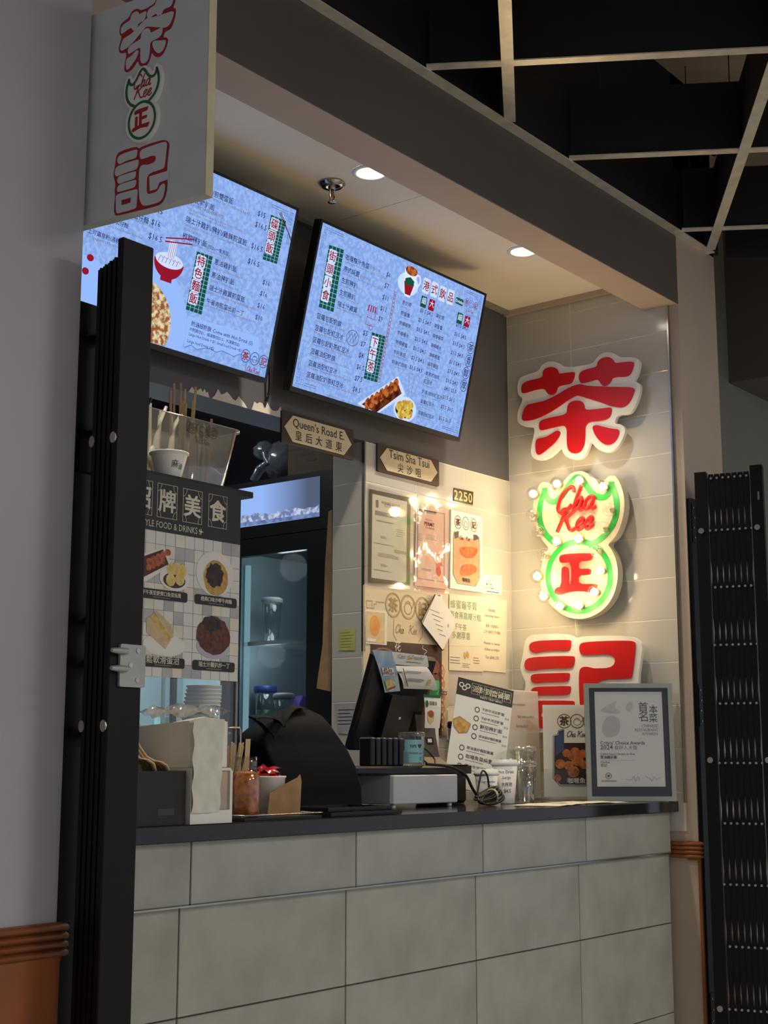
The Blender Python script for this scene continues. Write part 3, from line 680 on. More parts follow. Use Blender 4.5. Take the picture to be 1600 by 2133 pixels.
def screen(label, XL, items, f):
    vdir = Vector((0, 2.85 - 2.982, 2.9806 - 2.4285)); W, Hh = .953, vdir.length
    p = Panel((XL, 2.982, 2.4285), (1, 0, 0), vdir)
    t = thing('menu_screen', label, 'screen', (XL + W / 2, 3.0, 2.43), 'menu screens under the ceiling')
    part(MB().obox(p, 0, 0, W, Hh, -.028, -.0005).obox(p, .12, .04, W - .12, Hh - .14, -.05, -.0281), 'housing', BEZEL, t)
    b = .0085
    part(MB().obox(p, 0, 0, W, b * 1.9, -.0004, .004).obox(p, 0, Hh - b, W, Hh, -.0004, .004).obox(p, 0, b * 1.9, b, Hh - b, -.0004, .004).obox(p, W - b, b * 1.9, W, Hh - b, -.0004, .004), 'bezel', BEZEL, t)
    part(MB().obox(p, .30, .2, .65, .33, -.062, -.0501).box((XL + .34, 3.04, 2.58), (XL + .61, 3.0695, 2.72)), 'wall_bracket', BLACKM, t)
    sc = part(MB().quad(p, b, b * 1.9, W - b, Hh - b, .0006), 'display', SCREEN, t)
    for key, mt, bold in (('n', NAVY, .008), ('t', TAN, 0), ('p', NAVY, .004)):
        for (s, a, e) in items[key]:
            q = p.at(*f(a)); r = p.at(*f(e))
            part(text(MB(), p, s, q[0], q[1], w=max(r[0] - q[0], .008), bold=bold, h=.0013, res=1), {'n': 'dish_name', 't': 'english_name', 'p': 'price'}[key], mt, sc)
    return p, t, sc, f
T1 = {'n': [('叉燒滑蛋/煎雙蛋飯', (785, 236), (1072, 350)), ('茶記雜扒飯', (765, 332), (941, 388)), ('瑞士汁雞扒/豬扒/雞髀煎蛋飯', (735, 478), (1168, 650)), ('椒鹽豬扒飯', (712, 595), (885, 660)), ('(加$1一隻煎蛋)', (890, 668), (1048, 722)),
            ('蔥油雞扒飯', (938, 780), (1096, 838)), ('蔥油豬扒飯', (918, 873), (1080, 925)), ('瑞士汁雞翼煎蛋飯', (900, 963), (1155, 1045)), ('午餐肉煎蛋出前一丁', (882, 1058), (1148, 1138)),
            ('附送細熱飲 Come with Hot Drink (S)', (775, 1217), (1210, 1350)), ('大熱飲加$1，細凍飲加$1.5，大凍飲加$2', (762, 1252), (1120, 1355)), ('Large Hot Drink + $1, Small Iced Drink +$1.5,', (757, 1287), (1152, 1405)), ('Large Iced Drink +$2', (747, 1335), (938, 1382)),
            ('公仔麵', (365, 455), (472, 487)), ('公仔麵', (240, 497), (325, 530)), ('上可選意粉/通粉', (40, 557), (270, 620)), ('所有圖片只供參考 Photos are for reference only', (742, 1440), (1072, 1535))],
      't': [('BBQ Pork with Scrambled Egg / Fried Double Egg Rice', (775, 262), (1203, 442)), ('(豬扒/雞扒/火腿/香腸/煎蛋)', (757, 362), (1012, 465)), ('Cha Kee Chicken Chop Rice (Pork Chop / Chicken', (752, 398), (1140, 555)), ('Chop / Ham / Sausage / Fried Egg)', (745, 420), (1022, 530)),
            ('Swiss Sauce Chicken Chop/Chicken Thigh/Pork Chop with', (728, 508), (1187, 695)), ('Fried Egg Rice', (722, 538), (838, 588)), ('Salt & Pepper Pork Chop Rice (Fried Egg +$1)', (705, 620), (1065, 760)), ('Scallion Oil Chicken Chop Rice', (930, 815), (1156, 897)), ('Scallion Oil Pork Chop Rice', (913, 903), (1112, 972)),
            ('Swiss Sauce Chicken Wings & Fried Egg with Rice', (893, 990), (1252, 1115)), ('Luncheon Meat & Pan-fried Egg with Instant Noodle', (876, 1080), (1232, 1195)), ('with Instant Noodles', (300, 450), (505, 535)), ('Chop Fried Instant Noodles', (180, 515), (427, 605)), ('for Spaghetti / Macaroni Available', (35, 590), (352, 690))],
      'p': [('$15', (1245, 438), (1300, 452)), ('$16.5', (1227, 515), (1308, 548)), ('$16.5', (1198, 668), (1280, 698)), ('$16.5', (1175, 775), (1256, 805)), ('$16', (1280, 925), (1331, 935)), ('$16', (1262, 1003), (1313, 1015)), ('$16', (1243, 1088), (1295, 1100)), ('$10', (1228, 1172), (1278, 1182)), ('$15', (510, 410), (573, 422)), ('$16', (490, 500), (555, 515)), ('$16.5', (470, 597), (568, 620))]}
f1 = cr(170, 320, 3.404)
p, t, sc, f = screen('wide menu screen listing rice dishes beside the noodle bowl pictures', 2.228, T1, f1)
green_label(p, f, [(1340, 430), (1450, 478), (1385, 785), (1280, 750)], [(1367, 500), (1346, 585), (1330, 670)], '碟頭飯', .037, .037, sc)
green_label(p, f, [(815, 690), (930, 730), (850, 1145), (735, 1105)], [(845, 765), (825, 850), (807, 938), (790, 1027)], '特色麵飯', .037, .037, sc)
def blob(p, f, c, rx, ry, mt, name, parent, h=.0012, n=26, jit=0.0, rot=0.0):
    u, v = p.at(*f(c)); u2, _ = p.at(*f((c[0] + rx, c[1]))); _, v2 = p.at(*f((c[0], c[1] + ry)))
    ru, rv = abs(u2 - u), abs(v2 - v); pts = []
    for i in range(n):
        a = 2 * math.pi * i / n; j = 1 + random.uniform(-jit, jit); x, y = ru * j * math.cos(a), rv * j * math.sin(a)
        pts.append((u + x * math.cos(rot) - y * math.sin(rot), v + x * math.sin(rot) + y * math.cos(rot)))
    return part(MB().poly(p, pts, h), name, mt, parent)
def clipu(p, sc_, f, c, r, h, mt, name, lo):
    """disc on the display, cut at its left and bottom edge"""
    u, v = p.at(*f(c)); pts = []
    for i in range(64):
        a = 2 * math.pi * i / 64; pts.append((min(max(u + r * math.cos(a), .010), .94), max(v + r * math.sin(a), .018)))
    part(MB().poly(p, pts, h), name, mt, sc_)
clipu(p, sc, f, (390, 1190), .190, .0010, SPB, 'plate_picture', 0)
clipu(p, sc, f, (390, 1190), .128, .0014, SNO, 'noodle_picture', 0)
clipu(p, sc, f, (0, 990), .105, .0009, SPB, 'plate_picture', 0)
mb = MB(); u, v = p.at(*f((620, 765)))
mb.poly(p, [(u + .058 * math.cos(a), v + .052 * math.sin(a)) for a in (math.pi + i * math.pi / 14 for i in range(15))], .0012); mb.quad(p, u - .022, v - .060, u + .022, v - .045, .0012)
part(mb, 'bowl_picture', SRD, sc)
mb = MB(); mb.ell(p, u, v + .002, .054, .022, .0014); mb.quad(p, u - .012, v + .01, u + .018, v + .062, .0014); part(mb, 'noodle_picture', SWH, sc)
mb = MB()
for k in range(6): mb.ribbon(p, [Vector((u - .042 + k * .014, v - .008)), Vector((u - .036 + k * .014, v + .010)), Vector((u - .026 + k * .014, v + .004))], .0018, .0016)
for k in (0, 1): mb.ribbon(p, [Vector((u - .03, v + .052 + k * .01)), Vector((u + .075, v + .072 + k * .016))], .004, .0016)
for k in range(4): mb.ribbon(p, [Vector((u - .008 + k * .007, v + .012)), Vector((u - .006 + k * .007, v + .058))], .0014, .0016)
part(mb, 'chopstick_picture', SRD, sc)
for c in ((60, 738), (25, 832)): blob(p, f, c, 26, 26, SRD, 'red_dot', sc)
q = [p.at(*f(a)) for a in ((752, 1150), (1256, 1300), (1242, 1468))]
tb = [(q[0][0], q[0][1]), (q[1][0], q[1][1]), (q[2][0] + .005, q[2][1])]
l0 = p.at(*f((725, 1372))); zig = [(q[2][0] + (l0[0] - q[2][0]) * k / 12, q[2][1] + (l0[1] - q[2][1]) * k / 12 + random.uniform(-.006, .012)) for k in range(1, 12)]
part(MB().poly(p, tb + zig + [l0], .0009), 'notice_panel', SPB, sc)
part(MB().ribbon(p, [Vector(z) for z in [tb[2]] + zig + [l0]], .0018, .0012), 'torn_edge', SBL, sc)
mb = MB(); meander(mb, p, .935, .545, .0042, -1, -1); part(mb, 'corner_pattern', SBL, sc)
u, v = p.at(*f((1225, 1455))); logo3(p, u, v, .021, SBL, SRD, sc, .0014)
mb = MB()
for a, b in (((1400, 420), (1480, 600)), ((1410, 415), (1490, 640))):
    mb.ribbon(p, [Vector(p.at(*f(a))), Vector(p.at(*f(b)))], .003, .0022)
part(mb, 'chopstick_picture', SBR, sc)
P35 = '$3.5 $4.5'
T2 = {'n': [('咖喱辣汁魚蛋', (468, 325), (648, 392)), ('港式燒賣', (452, 412), (573, 458)), ('生煎豬扒', (438, 500), (557, 545)), ('生煎雞扒', (423, 590), (541, 630)), ('瑞士汁雞翼', (408, 677), (556, 725)), ('菠蘿包配熱飲', (250, 770), (438, 835)), ('菠蘿包配紅豆冰', (235, 860), (452, 930)), ('菠蘿包配奶茶紅豆冰', (218, 950), (496, 1035)), ('菠蘿油配熱飲', (203, 1037), (390, 1095)), ('菠蘿油配紅豆冰', (187, 1127), (405, 1190)), ('菠蘿油配奶茶紅豆冰', (172, 1215), (452, 1298)),
            ('熱奶茶', (900, 665), (968, 688)), ('熱鴛鴦', (887, 745), (955, 768)), ('熱檸檬茶', (875, 820), (963, 845)), ('熱檸檬水', (862, 893), (948, 918)), ('熱檸檬蜜', (848, 965), (937, 993)), ('熱阿華田', (834, 1040), (922, 1063)), ('熱港式咖啡', (820, 1115), (932, 1145)),
            ('凍奶茶', (1153, 765), (1217, 788)), ('凍鴛鴦', (1140, 840), (1202, 862)), ('凍檸檬茶', (1127, 915), (1210, 940)), ('凍檸檬水', (1113, 987), (1195, 1010)), ('凍檸檬蜜', (1100, 1060), (1182, 1083)), ('凍阿華田', (1087, 1130), (1170, 1153)), ('凍港式咖啡', (1072, 1202), (1178, 1230)), ('紅豆冰', (1060, 1260), (1123, 1282)), ('奶茶/咖啡紅豆冰', (1048, 1340), (1200, 1382)), ('鴛鴦紅豆冰', (1035, 1412), (1140, 1432)), ('阿華田紅豆冰', (1018, 1500), (1140, 1530))],
      't': [('(勁辣/小辣)', (652, 395), (737, 425)), ('Curry Spicy Fish Balls (Very Spicy / Less Spicy)', (463, 350), (777, 470)), ('(勁辣/小辣)', (578, 465), (662, 492)), ('Curry Spicy Siu Mai (Very Spicy / Less Spicy)', (447, 438), (748, 555)), ('Seared Pork Chop', (432, 528), (558, 575)), ('Seared Chicken Chop', (418, 613), (567, 668)), ('Swiss Sauce Chicken Wings', (402, 700), (592, 772)), ('Pineapple Bun with Hot Drink', (245, 798), (458, 872)), ('Pineapple Bun with Red Bean Ice', (230, 885), (467, 965)), ('Pineapple Bun with Milk Tea Red Bean Ice', (212, 973), (512, 1075)), ('Slice Butter Pineapple Bun with Hot Drink', (198, 1060), (497, 1160)), ('Slice Butter Pineapple Bun with Red Bean Ice', (182, 1150), (503, 1255)), ('Slice Butter Pineapple Bun with Milk Tea Red Bean Ice', (167, 1238), (547, 1362)), ('所有圖片只供參考 Photos are for reference only', (318, 1360), (556, 1420)),
            ('Hot Milk Tea', (897, 690), (960, 710)), ('Hot Coffee & Tea Mix', (884, 768), (985, 800)), ('Hot Lemon Tea', (870, 842), (945, 865)), ('Hot Lemon Water', (857, 915), (943, 940)), ('Hot Honey Lemon', (844, 988), (937, 1015)), ('Hot Ovaltine Malted', (830, 1062), (930, 1090)), ('HK Style Hot Coffee', (816, 1137), (916, 1165)),
            ('Iced Milk Tea', (1149, 790), (1212, 810)), ('Iced Coffee & Tea Mix', (1135, 862), (1256, 900)), ('Iced Lemon Tea', (1122, 938), (1196, 960)), ('Iced Lemon Water', (1108, 1012), (1196, 1038)), ('Iced Honey Lemon', (1096, 1082), (1185, 1108)), ('Iced Malted', (1082, 1152), (1145, 1175)), ('HK Style Iced Coffee', (1068, 1225), (1168, 1255)), ('Red Bean Ice', (1055, 1284), (1122, 1305)), ('Milk Tea/Coffee Red Bean Ice', (1043, 1362), (1182, 1400)), ('Coffee & Milk Tea Mixed', (1030, 1430), (1145, 1462)), ('with Red Bean Ice', (1027, 1448), (1108, 1470)), ('Malted Red Bean Ice', (1014, 1522), (1117, 1552))],
      'p': [('$6', (778, 455), (808, 465)), ('$7', (762, 540), (796, 548)), ('$11', (747, 628), (791, 640)), ('$11', (732, 712), (776, 722)), ('$9', (717, 790), (749, 798)), ('$5', (600, 900), (635, 908)), ('$7', (583, 982), (618, 990)), ('$8', (568, 1068), (603, 1076)), ('$6.5', (552, 1155), (609, 1168)), ('$7.5', (537, 1242), (596, 1253)), ('$8.5', (522, 1325), (581, 1337))]
      + [(P35, (1033 - 13.3 * k, 725 + 71.7 * k), (1130 - 13.3 * k, 752 + 71.8 * k)) for k in range(7)] + [(P35, (1305 - 12.8 * k, 832 + 70.5 * k), (1396 - 12.8 * k, 858 + 70.4 * k)) for k in range(7)]
      + [('$4.5 $5.5', (1217, 1315), (1308, 1340)), ('$5.5 $6.5', (1203, 1382), (1295, 1408)), ('$5.5 $6.5', (1190, 1455), (1282, 1478)), ('$5.5 $6.5', (1175, 1540), (1265, 1565))]}
f2 = cr(590, 450, 3.6364)
p, t, sc, f = screen('menu screen listing snacks and drinks beside the tiled wall', 3.2904, T2, f2)
green_label(p, f, [(345, 215), (460, 255), (380, 730), (265, 690)], [(372, 305), (352, 402), (335, 505), (318, 600)], '街頭小食', .038, .043, sc)
green_label(p, f, [(670, 878), (775, 910), (710, 1262), (605, 1230)], [(690, 955), (675, 1045), (660, 1140)], '下午茶', .038, .040, sc)
mb = MB(); mt = MB()
for c, ch in zip(((1082, 530), (1143, 558), (1205, 590), (1265, 615)), '港式飲品'):
    u, v = p.at(*f(c)); mb.rrect(p, u - .0205, v - .027, u + .0205, v + .027, .006, .0014); text(mt, p, ch, u, v - .014, size=.038, align='c', bold=.01, h=.0019)
part(mb, 'white_boxes', SWH, sc); part(mt, 'red_characters', SRD, sc)
mb = MB(); m2 = MB(); m3 = MB()
u, v = p.at(*f((1333, 648))); mb.rrect(p, u - .024, v - .012, u + .024, v + .012, .006, .0014); text(m3, p, 'Drinks', u, v - .006, size=.017, align='c', bold=.02, h=.0019)
for a, b in (((1062, 650), (1122, 675)), ((1335, 775), (1390, 800))):
    u, v = p.at(*f(a)); mb.rrect(p, u - .017, v - .020, u + .017, v + .020, .003, .0014); text(m3, p, '細', u, v - .006, size=.026, align='c', bold=.01, h=.0019)
    u, v = p.at(*f(b)); m2.rrect(p, u - .017, v - .020, u + .017, v + .020, .003, .0014); text(m3, p, '大', u, v - .006, size=.026, align='c', bold=.01, h=.0019)
part(mb, 'green_chips', SGN, sc); part(m2, 'red_chips', SRD, sc); part(m3, 'chip_lettering', SWH, sc)
mb = MB()
for c, ch in zip(((1420, 1000), (1402, 1098), (1382, 1190), (1365, 1285)), '茶香醇厚'):
    u, v = p.at(*f(c)); mb.ring(p, u, v, .0225, .0225, .0022, .0013, 24); text(mb, p, ch, u, v - .011, size=.031, align='c', bold=.008, h=.0014)
part(mb, 'ringed_characters', NAVY, sc)
mb = MB(); a = Vector(p.at(*f((860, 575)))); b = Vector(p.at(*f((735, 1265))))
for k in range(24):
    c = a + (b - a) * ((k + .5) / 24); c2 = a + (b - a) * ((k + .5) / 24); s = .0055
    mb.ribbon(p, [Vector((a.x - .008 + s * x, c.y + s * y)) for x, y in ((-1, -1), (1, -1), (1, .8), (-1, .8), (-1, -1))], .0022, .0013)
part(mb, 'red_divider', SRD, sc)
for a in ((.022, .550, 1, -1), (.022, .030, 1, 1), (.934, .550, -1, -1), (.934, .030, -1, 1)):
    mb = MB(); meander(mb, p, a[0], a[1], .0042, a[2], a[3]); part(mb, 'corner_pattern', SBL, sc)
u, v = p.at(*f((1422, 668))); logo3(p, u, v, .015, SBL, SRD, sc, .0014)
blob(p, f, (945, 515), 82, 90, SWH, 'saucer_picture', sc, .0012)
u, v = p.at(*f((958, 480)))
part(MB().poly(p, [(u - .036, v + .030), (u - .030, v - .035), (u - .012, v - .062), (u + .016, v - .062), (u + .032, v - .030), (u + .038, v + .030)][::-1], .0015).ring(p, u + .044, v + .006, .018, .022, .006, .0014, 18), 'cup_picture', emit('screen_cup', (226, 236, 255)), sc)
part(MB().ell(p, u + .001, v + .030, .034, .016, .0018), 'tea_picture', SOR, sc)
part(MB().poly(p, [(u - .030, v - .012), (u - .014, v - .055), (u + .016, v - .055), (u + .028, v - .012)][::-1], .0018), 'cup_mark', SRD, sc)
part(MB().poly(p, [(u - .026, v - .002), (u - .024, v - .02), (u + .024, v - .02), (u + .026, v - .002), (u, v + .008)], .002), 'cup_mark', SGN, sc)
tr = [p.at(*f(a)) for a in ((560, 1420), (700, 1508), (925, 1352), (870, 1212))]
part(MB().poly(p, tr, .0012), 'tray_picture', SWH, sc)
tr2 = [p.at(*f(a)) for a in ((592, 1425), (700, 1490), (895, 1345), (860, 1245))]
part(MB().poly(p, tr2, .0014), 'tray_picture', SBR, sc)
for k in range(7): blob(p, f, (634 + 36 * k, 1428 - 25 * k), 20, 52, SOR, 'wing_picture', sc, .0017 + .0001 * k, 20, .10, .12)
blob(p, f, (920, 1463), 88, 98, SWH, 'plate_picture', sc, .0016)
blob(p, f, (912, 1470), 68, 62, SBR, 'sauce_picture', sc, .0018)
for k, c in enumerate(((890, 1500), (945, 1500), (918, 1430), (880, 1440), (952, 1435))): blob(p, f, c, 30, 40, SYE, 'dumpling_picture', sc, .0021 + .0001 * k, 16, .06)
mb = MB(); u, v = p.at(*f((662, 775))); s = .028
mb.ribbon(p, [Vector((u + s * x, v + s * y)) for x, y in ((-.8, -.9), (-.8, 0), (.8, 0), (.8, -.9), (-.8, -.9))], .0018, .0013)
mb.ribbon(p, [Vector((u + s * x, v + s * y)) for x, y in ((-.7, 0), (-.7, 1.1), (-.95, .7), (-.8, 1.5), (.8, 1.5), (.95, .7), (.7, 1.1), (.7, 0))], .0018, .0013)
for k in range(4): mb.quad(p, u + s * (-.8 + .42 * k), v + s * .75, u + s * (-.62 + .42 * k), v + s * 1.5, .0013)
mb.ring(p, u + s * .3, v - s * 1.05, .01, .01, .002, .0013, 14)
part(mb, 'food_cart_icon', SRD, sc)
mb = MB(); u, v = p.at(*f((523, 925))); mb.ring(p, u, v, .032, .027, .0018, .0013, 24)
for k in (-1, 0, 1): mb.ribbon(p, [Vector((u + k * .017 - .014, v - .018)), Vector((u + k * .014 + .01, v + .019))], .0014, .0013); mb.ribbon(p, [Vector((u + k * .017 + .014, v - .018)), Vector((u + k * .014 - .01, v + .019))], .0014, .0013)
part(mb, 'bun_icon', emit('screen_plum', (72, 40, 84)), sc)
mb = MB(); u, v = p.at(*f((985, 1265)))
for dx, r in ((-.014, .1), (.014, -.25)):
    for (x0, y0, x1, y1) in ((-.014, .03, -.009, -.035), (.014, .03, .009, -.035), (-.014, .03, .014, .03), (-.009, -.035, .009, -.035), (0, .03, -.004, .05)):
        c_, s_ = math.cos(r), math.sin(r); mb.ribbon(p, [Vector((u + dx + x0 * c_ - y0 * s_, v + x0 * s_ + y0 * c_)), Vector((u + dx + x1 * c_ - y1 * s_, v + x1 * s_ + y1 * c_))], .0016, .0013)
part(mb, 'drinks_icon', emit('screen_mauve', (140, 120, 180)), sc)
# cable hanging between the screens
solo(MB().tube(catmull([(3.20, 3.02, 2.75), (3.235, 3.03, 2.70), (3.262, 3.045, 2.60), (3.275, 3.05, 2.45), (3.27, 3.06, 2.40)], 5), .006, 6), 'screen_cable', CABLE, 'black cable drooping between the two menu screens', 'cable')
# ------------------------------------------------------------------ street name plates
PLB = mat('plate_brown', (66, 52, 40), 0.5); PLC = mat('plate_cream', (226, 212, 176), 0.45, var=.03); PLT = mat('plate_ink', (40, 34, 30), 0.5)
def street(label, X0, X1, z0, z1, en, zh, ew, zw):
    p = py_(3.062, 0, 0); t = thing('street_name_plate', label, 'sign', ((X0 + X1) / 2, 3.066, z0))
    W = X1 - X0; Hh = z1 - z0
    part(MB().rrect(p, X0, z0, X1, z1, .006, -.0075, 0), 'board', PLB, t)
    m_ = .010; zc = (z0 + z1) / 2
    part(MB().poly(p, [(X0 + .012, zc), (X0 + .012 + W * .11, z0 + m_), (X1 - .012 - W * .11, z0 + m_), (X1 - .012, zc), (X1 - .012 - W * .11, z1 - m_), (X0 + .012 + W * .11, z1 - m_)], .0003, .0015), 'name_panel', PLC, t)
    mb = MB(); text(mb, p, en, (X0 + X1) / 2, zc + .008, w=ew, align='c', h=.002, bold=.004, res=3); 
    n = len(zh); 
    for i, ch in enumerate(zh): text(mb, p, ch, (X0 + X1) / 2 + (i - (n - 1) / 2) * zw, zc - .033, size=.036, align='c', h=.002, bold=.006, res=2)
    part(mb, 'lettering', PLT, t)
    part(MB().box((X0 + .1, 3.0695, zc + .005), (X0 + .13, 3.0697, zc + .01)), 'fixing', STEEL, t)
street('brown street name plate reading Queen’s Road E. on dark bulkhead', 3.347, 3.719, 2.279, 2.388, 'Queen\'s Road E.', '皇后大道東', .265, .052)
street('brown street name plate reading Tsim Sha Tsui above the papers', 3.854, 4.227, 2.264, 2.366, 'Tsim Sha Tsui', '尖沙咀', .245, .054)
# ------------------------------------------------------------------ downlights, sprinkler
DLE = emit('downlight_lens', (255, 248, 236), 14.0)
def downlight(label, x, y):
    t = thing('downlight', label, 'light', (x, y, 3.062), 'recessed ceiling downlights')
    part(MB().lathe((x, y, 3.0725), [(.058, 0), (.060, -.003), (.056, -.006), (.046, -.0065), (.044, -.002)], 28), 'trim_ring', WHITE, t)
    part(MB().lathe((x, y, 3.0712), [(.0001, 0), (.0445, 0)], 28), 'lens', DLE, t)
    l = bpy.data.lights.new('downlight_lamp', 'SPOT'); l.energy = 38; l.color = (1.0, .88, .70); l.spot_size = math.radians(112); l.spot_blend = .8; l.shadow_soft_size = .04
    o = bpy.data.objects.new('downlight_lamp', l); COL.objects.link(o); o.location = (x, y, 3.058)
downlight('round recessed downlight beside the sprinkler', 3.265, 2.622)
downlight('round recessed downlight beside the tiled wall', 4.15, 2.622)
downlight('added unseen downlight behind the white blade sign', 2.38, 2.622)  # unseen third fitting, added to light the left end of the counter
t = thing('fire_sprinkler', 'chrome pendent fire sprinkler on white stall ceiling', 'sprinkler', (3.257, 2.775, 3.01))
CHR = mat('chrome', (190, 186, 176), .18, 1.0, var=.1)
part(MB().lathe((3.257, 2.775, 3.0725), [(.0001, 0), (.042, 0), (.043, -.004), (.036, -.007), (.034, -.013), (.020, -.012), (.014, -.004)], 24), 'escutcheon', CHR, t)
part(MB().lathe((3.257, 2.775, 3.0715), [(.011, 0), (.011, -.020), (.008, -.022)], 12), 'nozzle', CHR, t)
part(MB().tube([(3.248, 2.775, 3.05), (3.246, 2.775, 3.03), (3.252, 2.775, 3.012)], .003, 6).tube([(3.266, 2.775, 3.05), (3.268, 2.775, 3.03), (3.262, 2.775, 3.012)], .003, 6), 'frame_arms', CHR, t)
part(MB().tube([(3.257, 2.775, 3.05), (3.257, 2.775, 3.014)], .003, 6), 'glass_bulb', mat('red_glass', (150, 30, 24), .2), t)
part(MB().lathe((3.257, 2.775, 3.012), [(.0001, 0), (.008, -.001), (.014, -.004), (.013, -.006), (.0001, -.004)], 14), 'deflector', CHR, t)
# ------------------------------------------------------------------ papers on the partition wall
PAPER = mat('paper_warm_white', (240, 236, 226), 0.6, var=.02); PAPER2 = mat('paper_ivory', (236, 226, 200), 0.6, var=.03)
INK = mat('paper_ink', (70, 66, 62), .6); INKG = mat('paper_grey_ink', (140, 134, 124), .6); INKR = mat('paper_red_ink', (176, 48, 40), .6); INKB = mat('paper_dark_brown', (92, 52, 40), .6)
PW = py_(3.0695); fW = cr(740, 980, 4.638)
def sheet(name, label, cat, corners, mt, h=.0015, f=fW, p=PW, group=None, th=.001):
    uv = [p.at(*f(q)) for q in corners]
    c = p.w(sum(q[0] for q in uv) / 4, min(q[1] for q in uv), h)
    t = thing(name, label, cat, c, group)
    part(MB().poly(p, uv if (uv[1][0] - uv[0][0]) * (uv[2][1] - uv[0][1]) - (uv[1][1] - uv[0][1]) * (uv[2][0] - uv[0][0]) > 0 else uv[::-1], h - th, h), 'sheet', mt, t)
    return t, p.off(h), f
def lines(p, f, x0, y0, x1, y1, n, mt, parent, thick=.0022, jitter=.35):
    a = p.at(*f((x0, y0))); b = p.at(*f((x1, y1))); mb = MB()
    for i in range(n):
        v = a[1] + (b[1] - a[1]) * (i + .5) / n; e = a[0] + (b[0] - a[0]) * (1 - random.random() * jitter)
        mb.quad(p, a[0], v, e, v + thick, .0006)
    return part(mb, 'print_lines', mt, parent, kind='stuff')
def words(p, f, s, a, b, mt, parent, bold=0.006, h=.0007, size=None, name='lettering', rot=0.0):
    q = p.at(*f(a)); r = p.at(*f(b)); return part(text(MB(), p, s, q[0], q[1], w=max(r[0] - q[0], .004), size=size, bold=bold, h=h, res=2, rot=rot), name, mt, parent)
def patch(p, f, pts, mt, parent, name, h=.0006, smooth=0):
    uv = [p.at(*f(q)) for q in pts]
    if smooth: uv = chaikin(uv, smooth)
    n = len(uv); ar = sum(uv[i][0] * uv[(i + 1) % n][1] - uv[(i + 1) % n][0] * uv[i][1] for i in range(n))
    return part(MB().poly(p, uv if ar > 0 else uv[::-1], h), name, mt, parent)
# big beige shop poster behind the other papers
POSTB = mat('poster_beige', (226, 208, 172), .55, var=.03); POSTD = mat('poster_brown_photo', (74, 48, 40), .4, var=.25, scale=8, col2=(38, 24, 22))
t, p, f = sheet('shop_poster', 'beige shop poster with ring logo above dark teapot photo', 'poster', [(75, 1105), (895, 1205), (895, 2560), (75, 2560)], POSTB, .0015)
patch(p, f, [(145, 1640), (835, 1690), (835, 2560), (145, 2560)], POSTD, t, 'teapot_photo')
RINGM = mat('poster_gold_brown', (176, 146, 100), .5)
mb = MB()
for c in ((365, 1300), (510, 1320), (650, 1340)):
    u, v = p.at(*f(c)); mb.ring(p, u, v, .045, .045, .0035, .0009, 28); mb.ring(p, u, v, .039, .039, .0014, .0009, 28)
u, v = p.at(*f((510, 1320))); mb.ribbon(p, [Vector((u + .022 * math.cos(a), v - .006 + .02 * math.sin(a))) for a in (i * math.pi / 8 for i in range(16))], .003, .0009, None, True)
mb.ribbon(p, [Vector((u + .02, v - .005)), Vector((u + .028, v + .004)), Vector((u + .033, v + .018))], .003, .0009); mb.ribbon(p, [Vector((u - .016, v + .014)), Vector((u, v + .022)), Vector((u + .016, v + .014))], .003, .0009)
a0 = p.at(*f((280, 1275)))
mb.ribbon(p, [Vector(p.at(*f(q))) for q in ((282, 1275), (200, 1268), (205, 1290), (180, 1288), (182, 1330), (110, 1325), (108, 1255), (165, 1262), (160, 1310))], .0026, .0009)
mb.ribbon(p, [Vector(p.at(*f(q))) for q in ((372, 1430), (368, 1585), (400, 1640))], .0024, .0009); mb.ribbon(p, [Vector(p.at(*f(q))) for q in ((650, 1470), (645, 1610), (610, 1660))], .0024, .0009)
part(mb, 'ring_logo', RINGM, t)
for ch, c in (('茶', (365, 1300)), ('記', (650, 1340))):
    u, v = p.at(*f(c)); part(text(MB(), p, ch, u, v - .020, size=.055, align='c', bold=.03, h=.001), 'logo_character', RINGM, t)
mb = MB(); u, v = p.at(*f((385, 1565))); script(mb, p, 'Cha', u, v, .030, .1, .001); part(mb, 'script_lettering', RINGM, t); mb = MB(); u, v = p.at(*f((515, 1575))); script(mb, p, 'Kee', u, v, .030, .1, .001)
part(mb, 'script_lettering', RINGM, t)
STRIP = mat('poster_red_diamond', (196, 92, 64), .5)
for i, ch in enumerate('正宗港式風味'):
    u, v = p.at(*f((842, 1945 + i * 118))); mb = MB()
    mb.ribbon(p, [Vector((u + x * .016, v + y * .027)) for x, y in ((0, 1), (1, 0), (0, -1), (-1, 0), (0, 1))], .0022, .0012); text(mb, p, ch, u, v - .008, size=.020, align='c', h=.0012)
    part(mb, 'diamond_character', STRIP, t)
mb = MB(); 
for k in range(3): mb.ribbon(p, [Vector(q) for q in catmull([p.at(*f(q)) for q in ((160 + 30 * k, 1760 + 60 * k), (240, 1720 + 50 * k), (330, 1735 + 40 * k), (420, 1800))], 4)], .006, .0008)
part(mb, 'photo_highlight', mat('poster_highlight', (150, 112, 100), .4), t)
part(MB().ribbon(p, [Vector(q) for q in catmull([p.at(*f(q)) for q in ((655, 1690), (650, 1720), (690, 1745), (665, 1780), (690, 1800))], 4)], .002, .0008), 'photo_highlight', PAPER, t)
u, v = p.at(*f((380, 1735))); part(text(MB(), p, '花', u, v, size=.04, h=.0009), 'brush_character', PAPER, t)
for c, r in (((770, 1900), .03), ((775, 2010), .022)):
    u, v = p.at(*f(c)); part(MB().ell(p, u, v, r, r * .9, .0008), 'photo_highlight', mat('poster_highlight2', (142, 92, 84), .35, var=.25, scale=40), t)
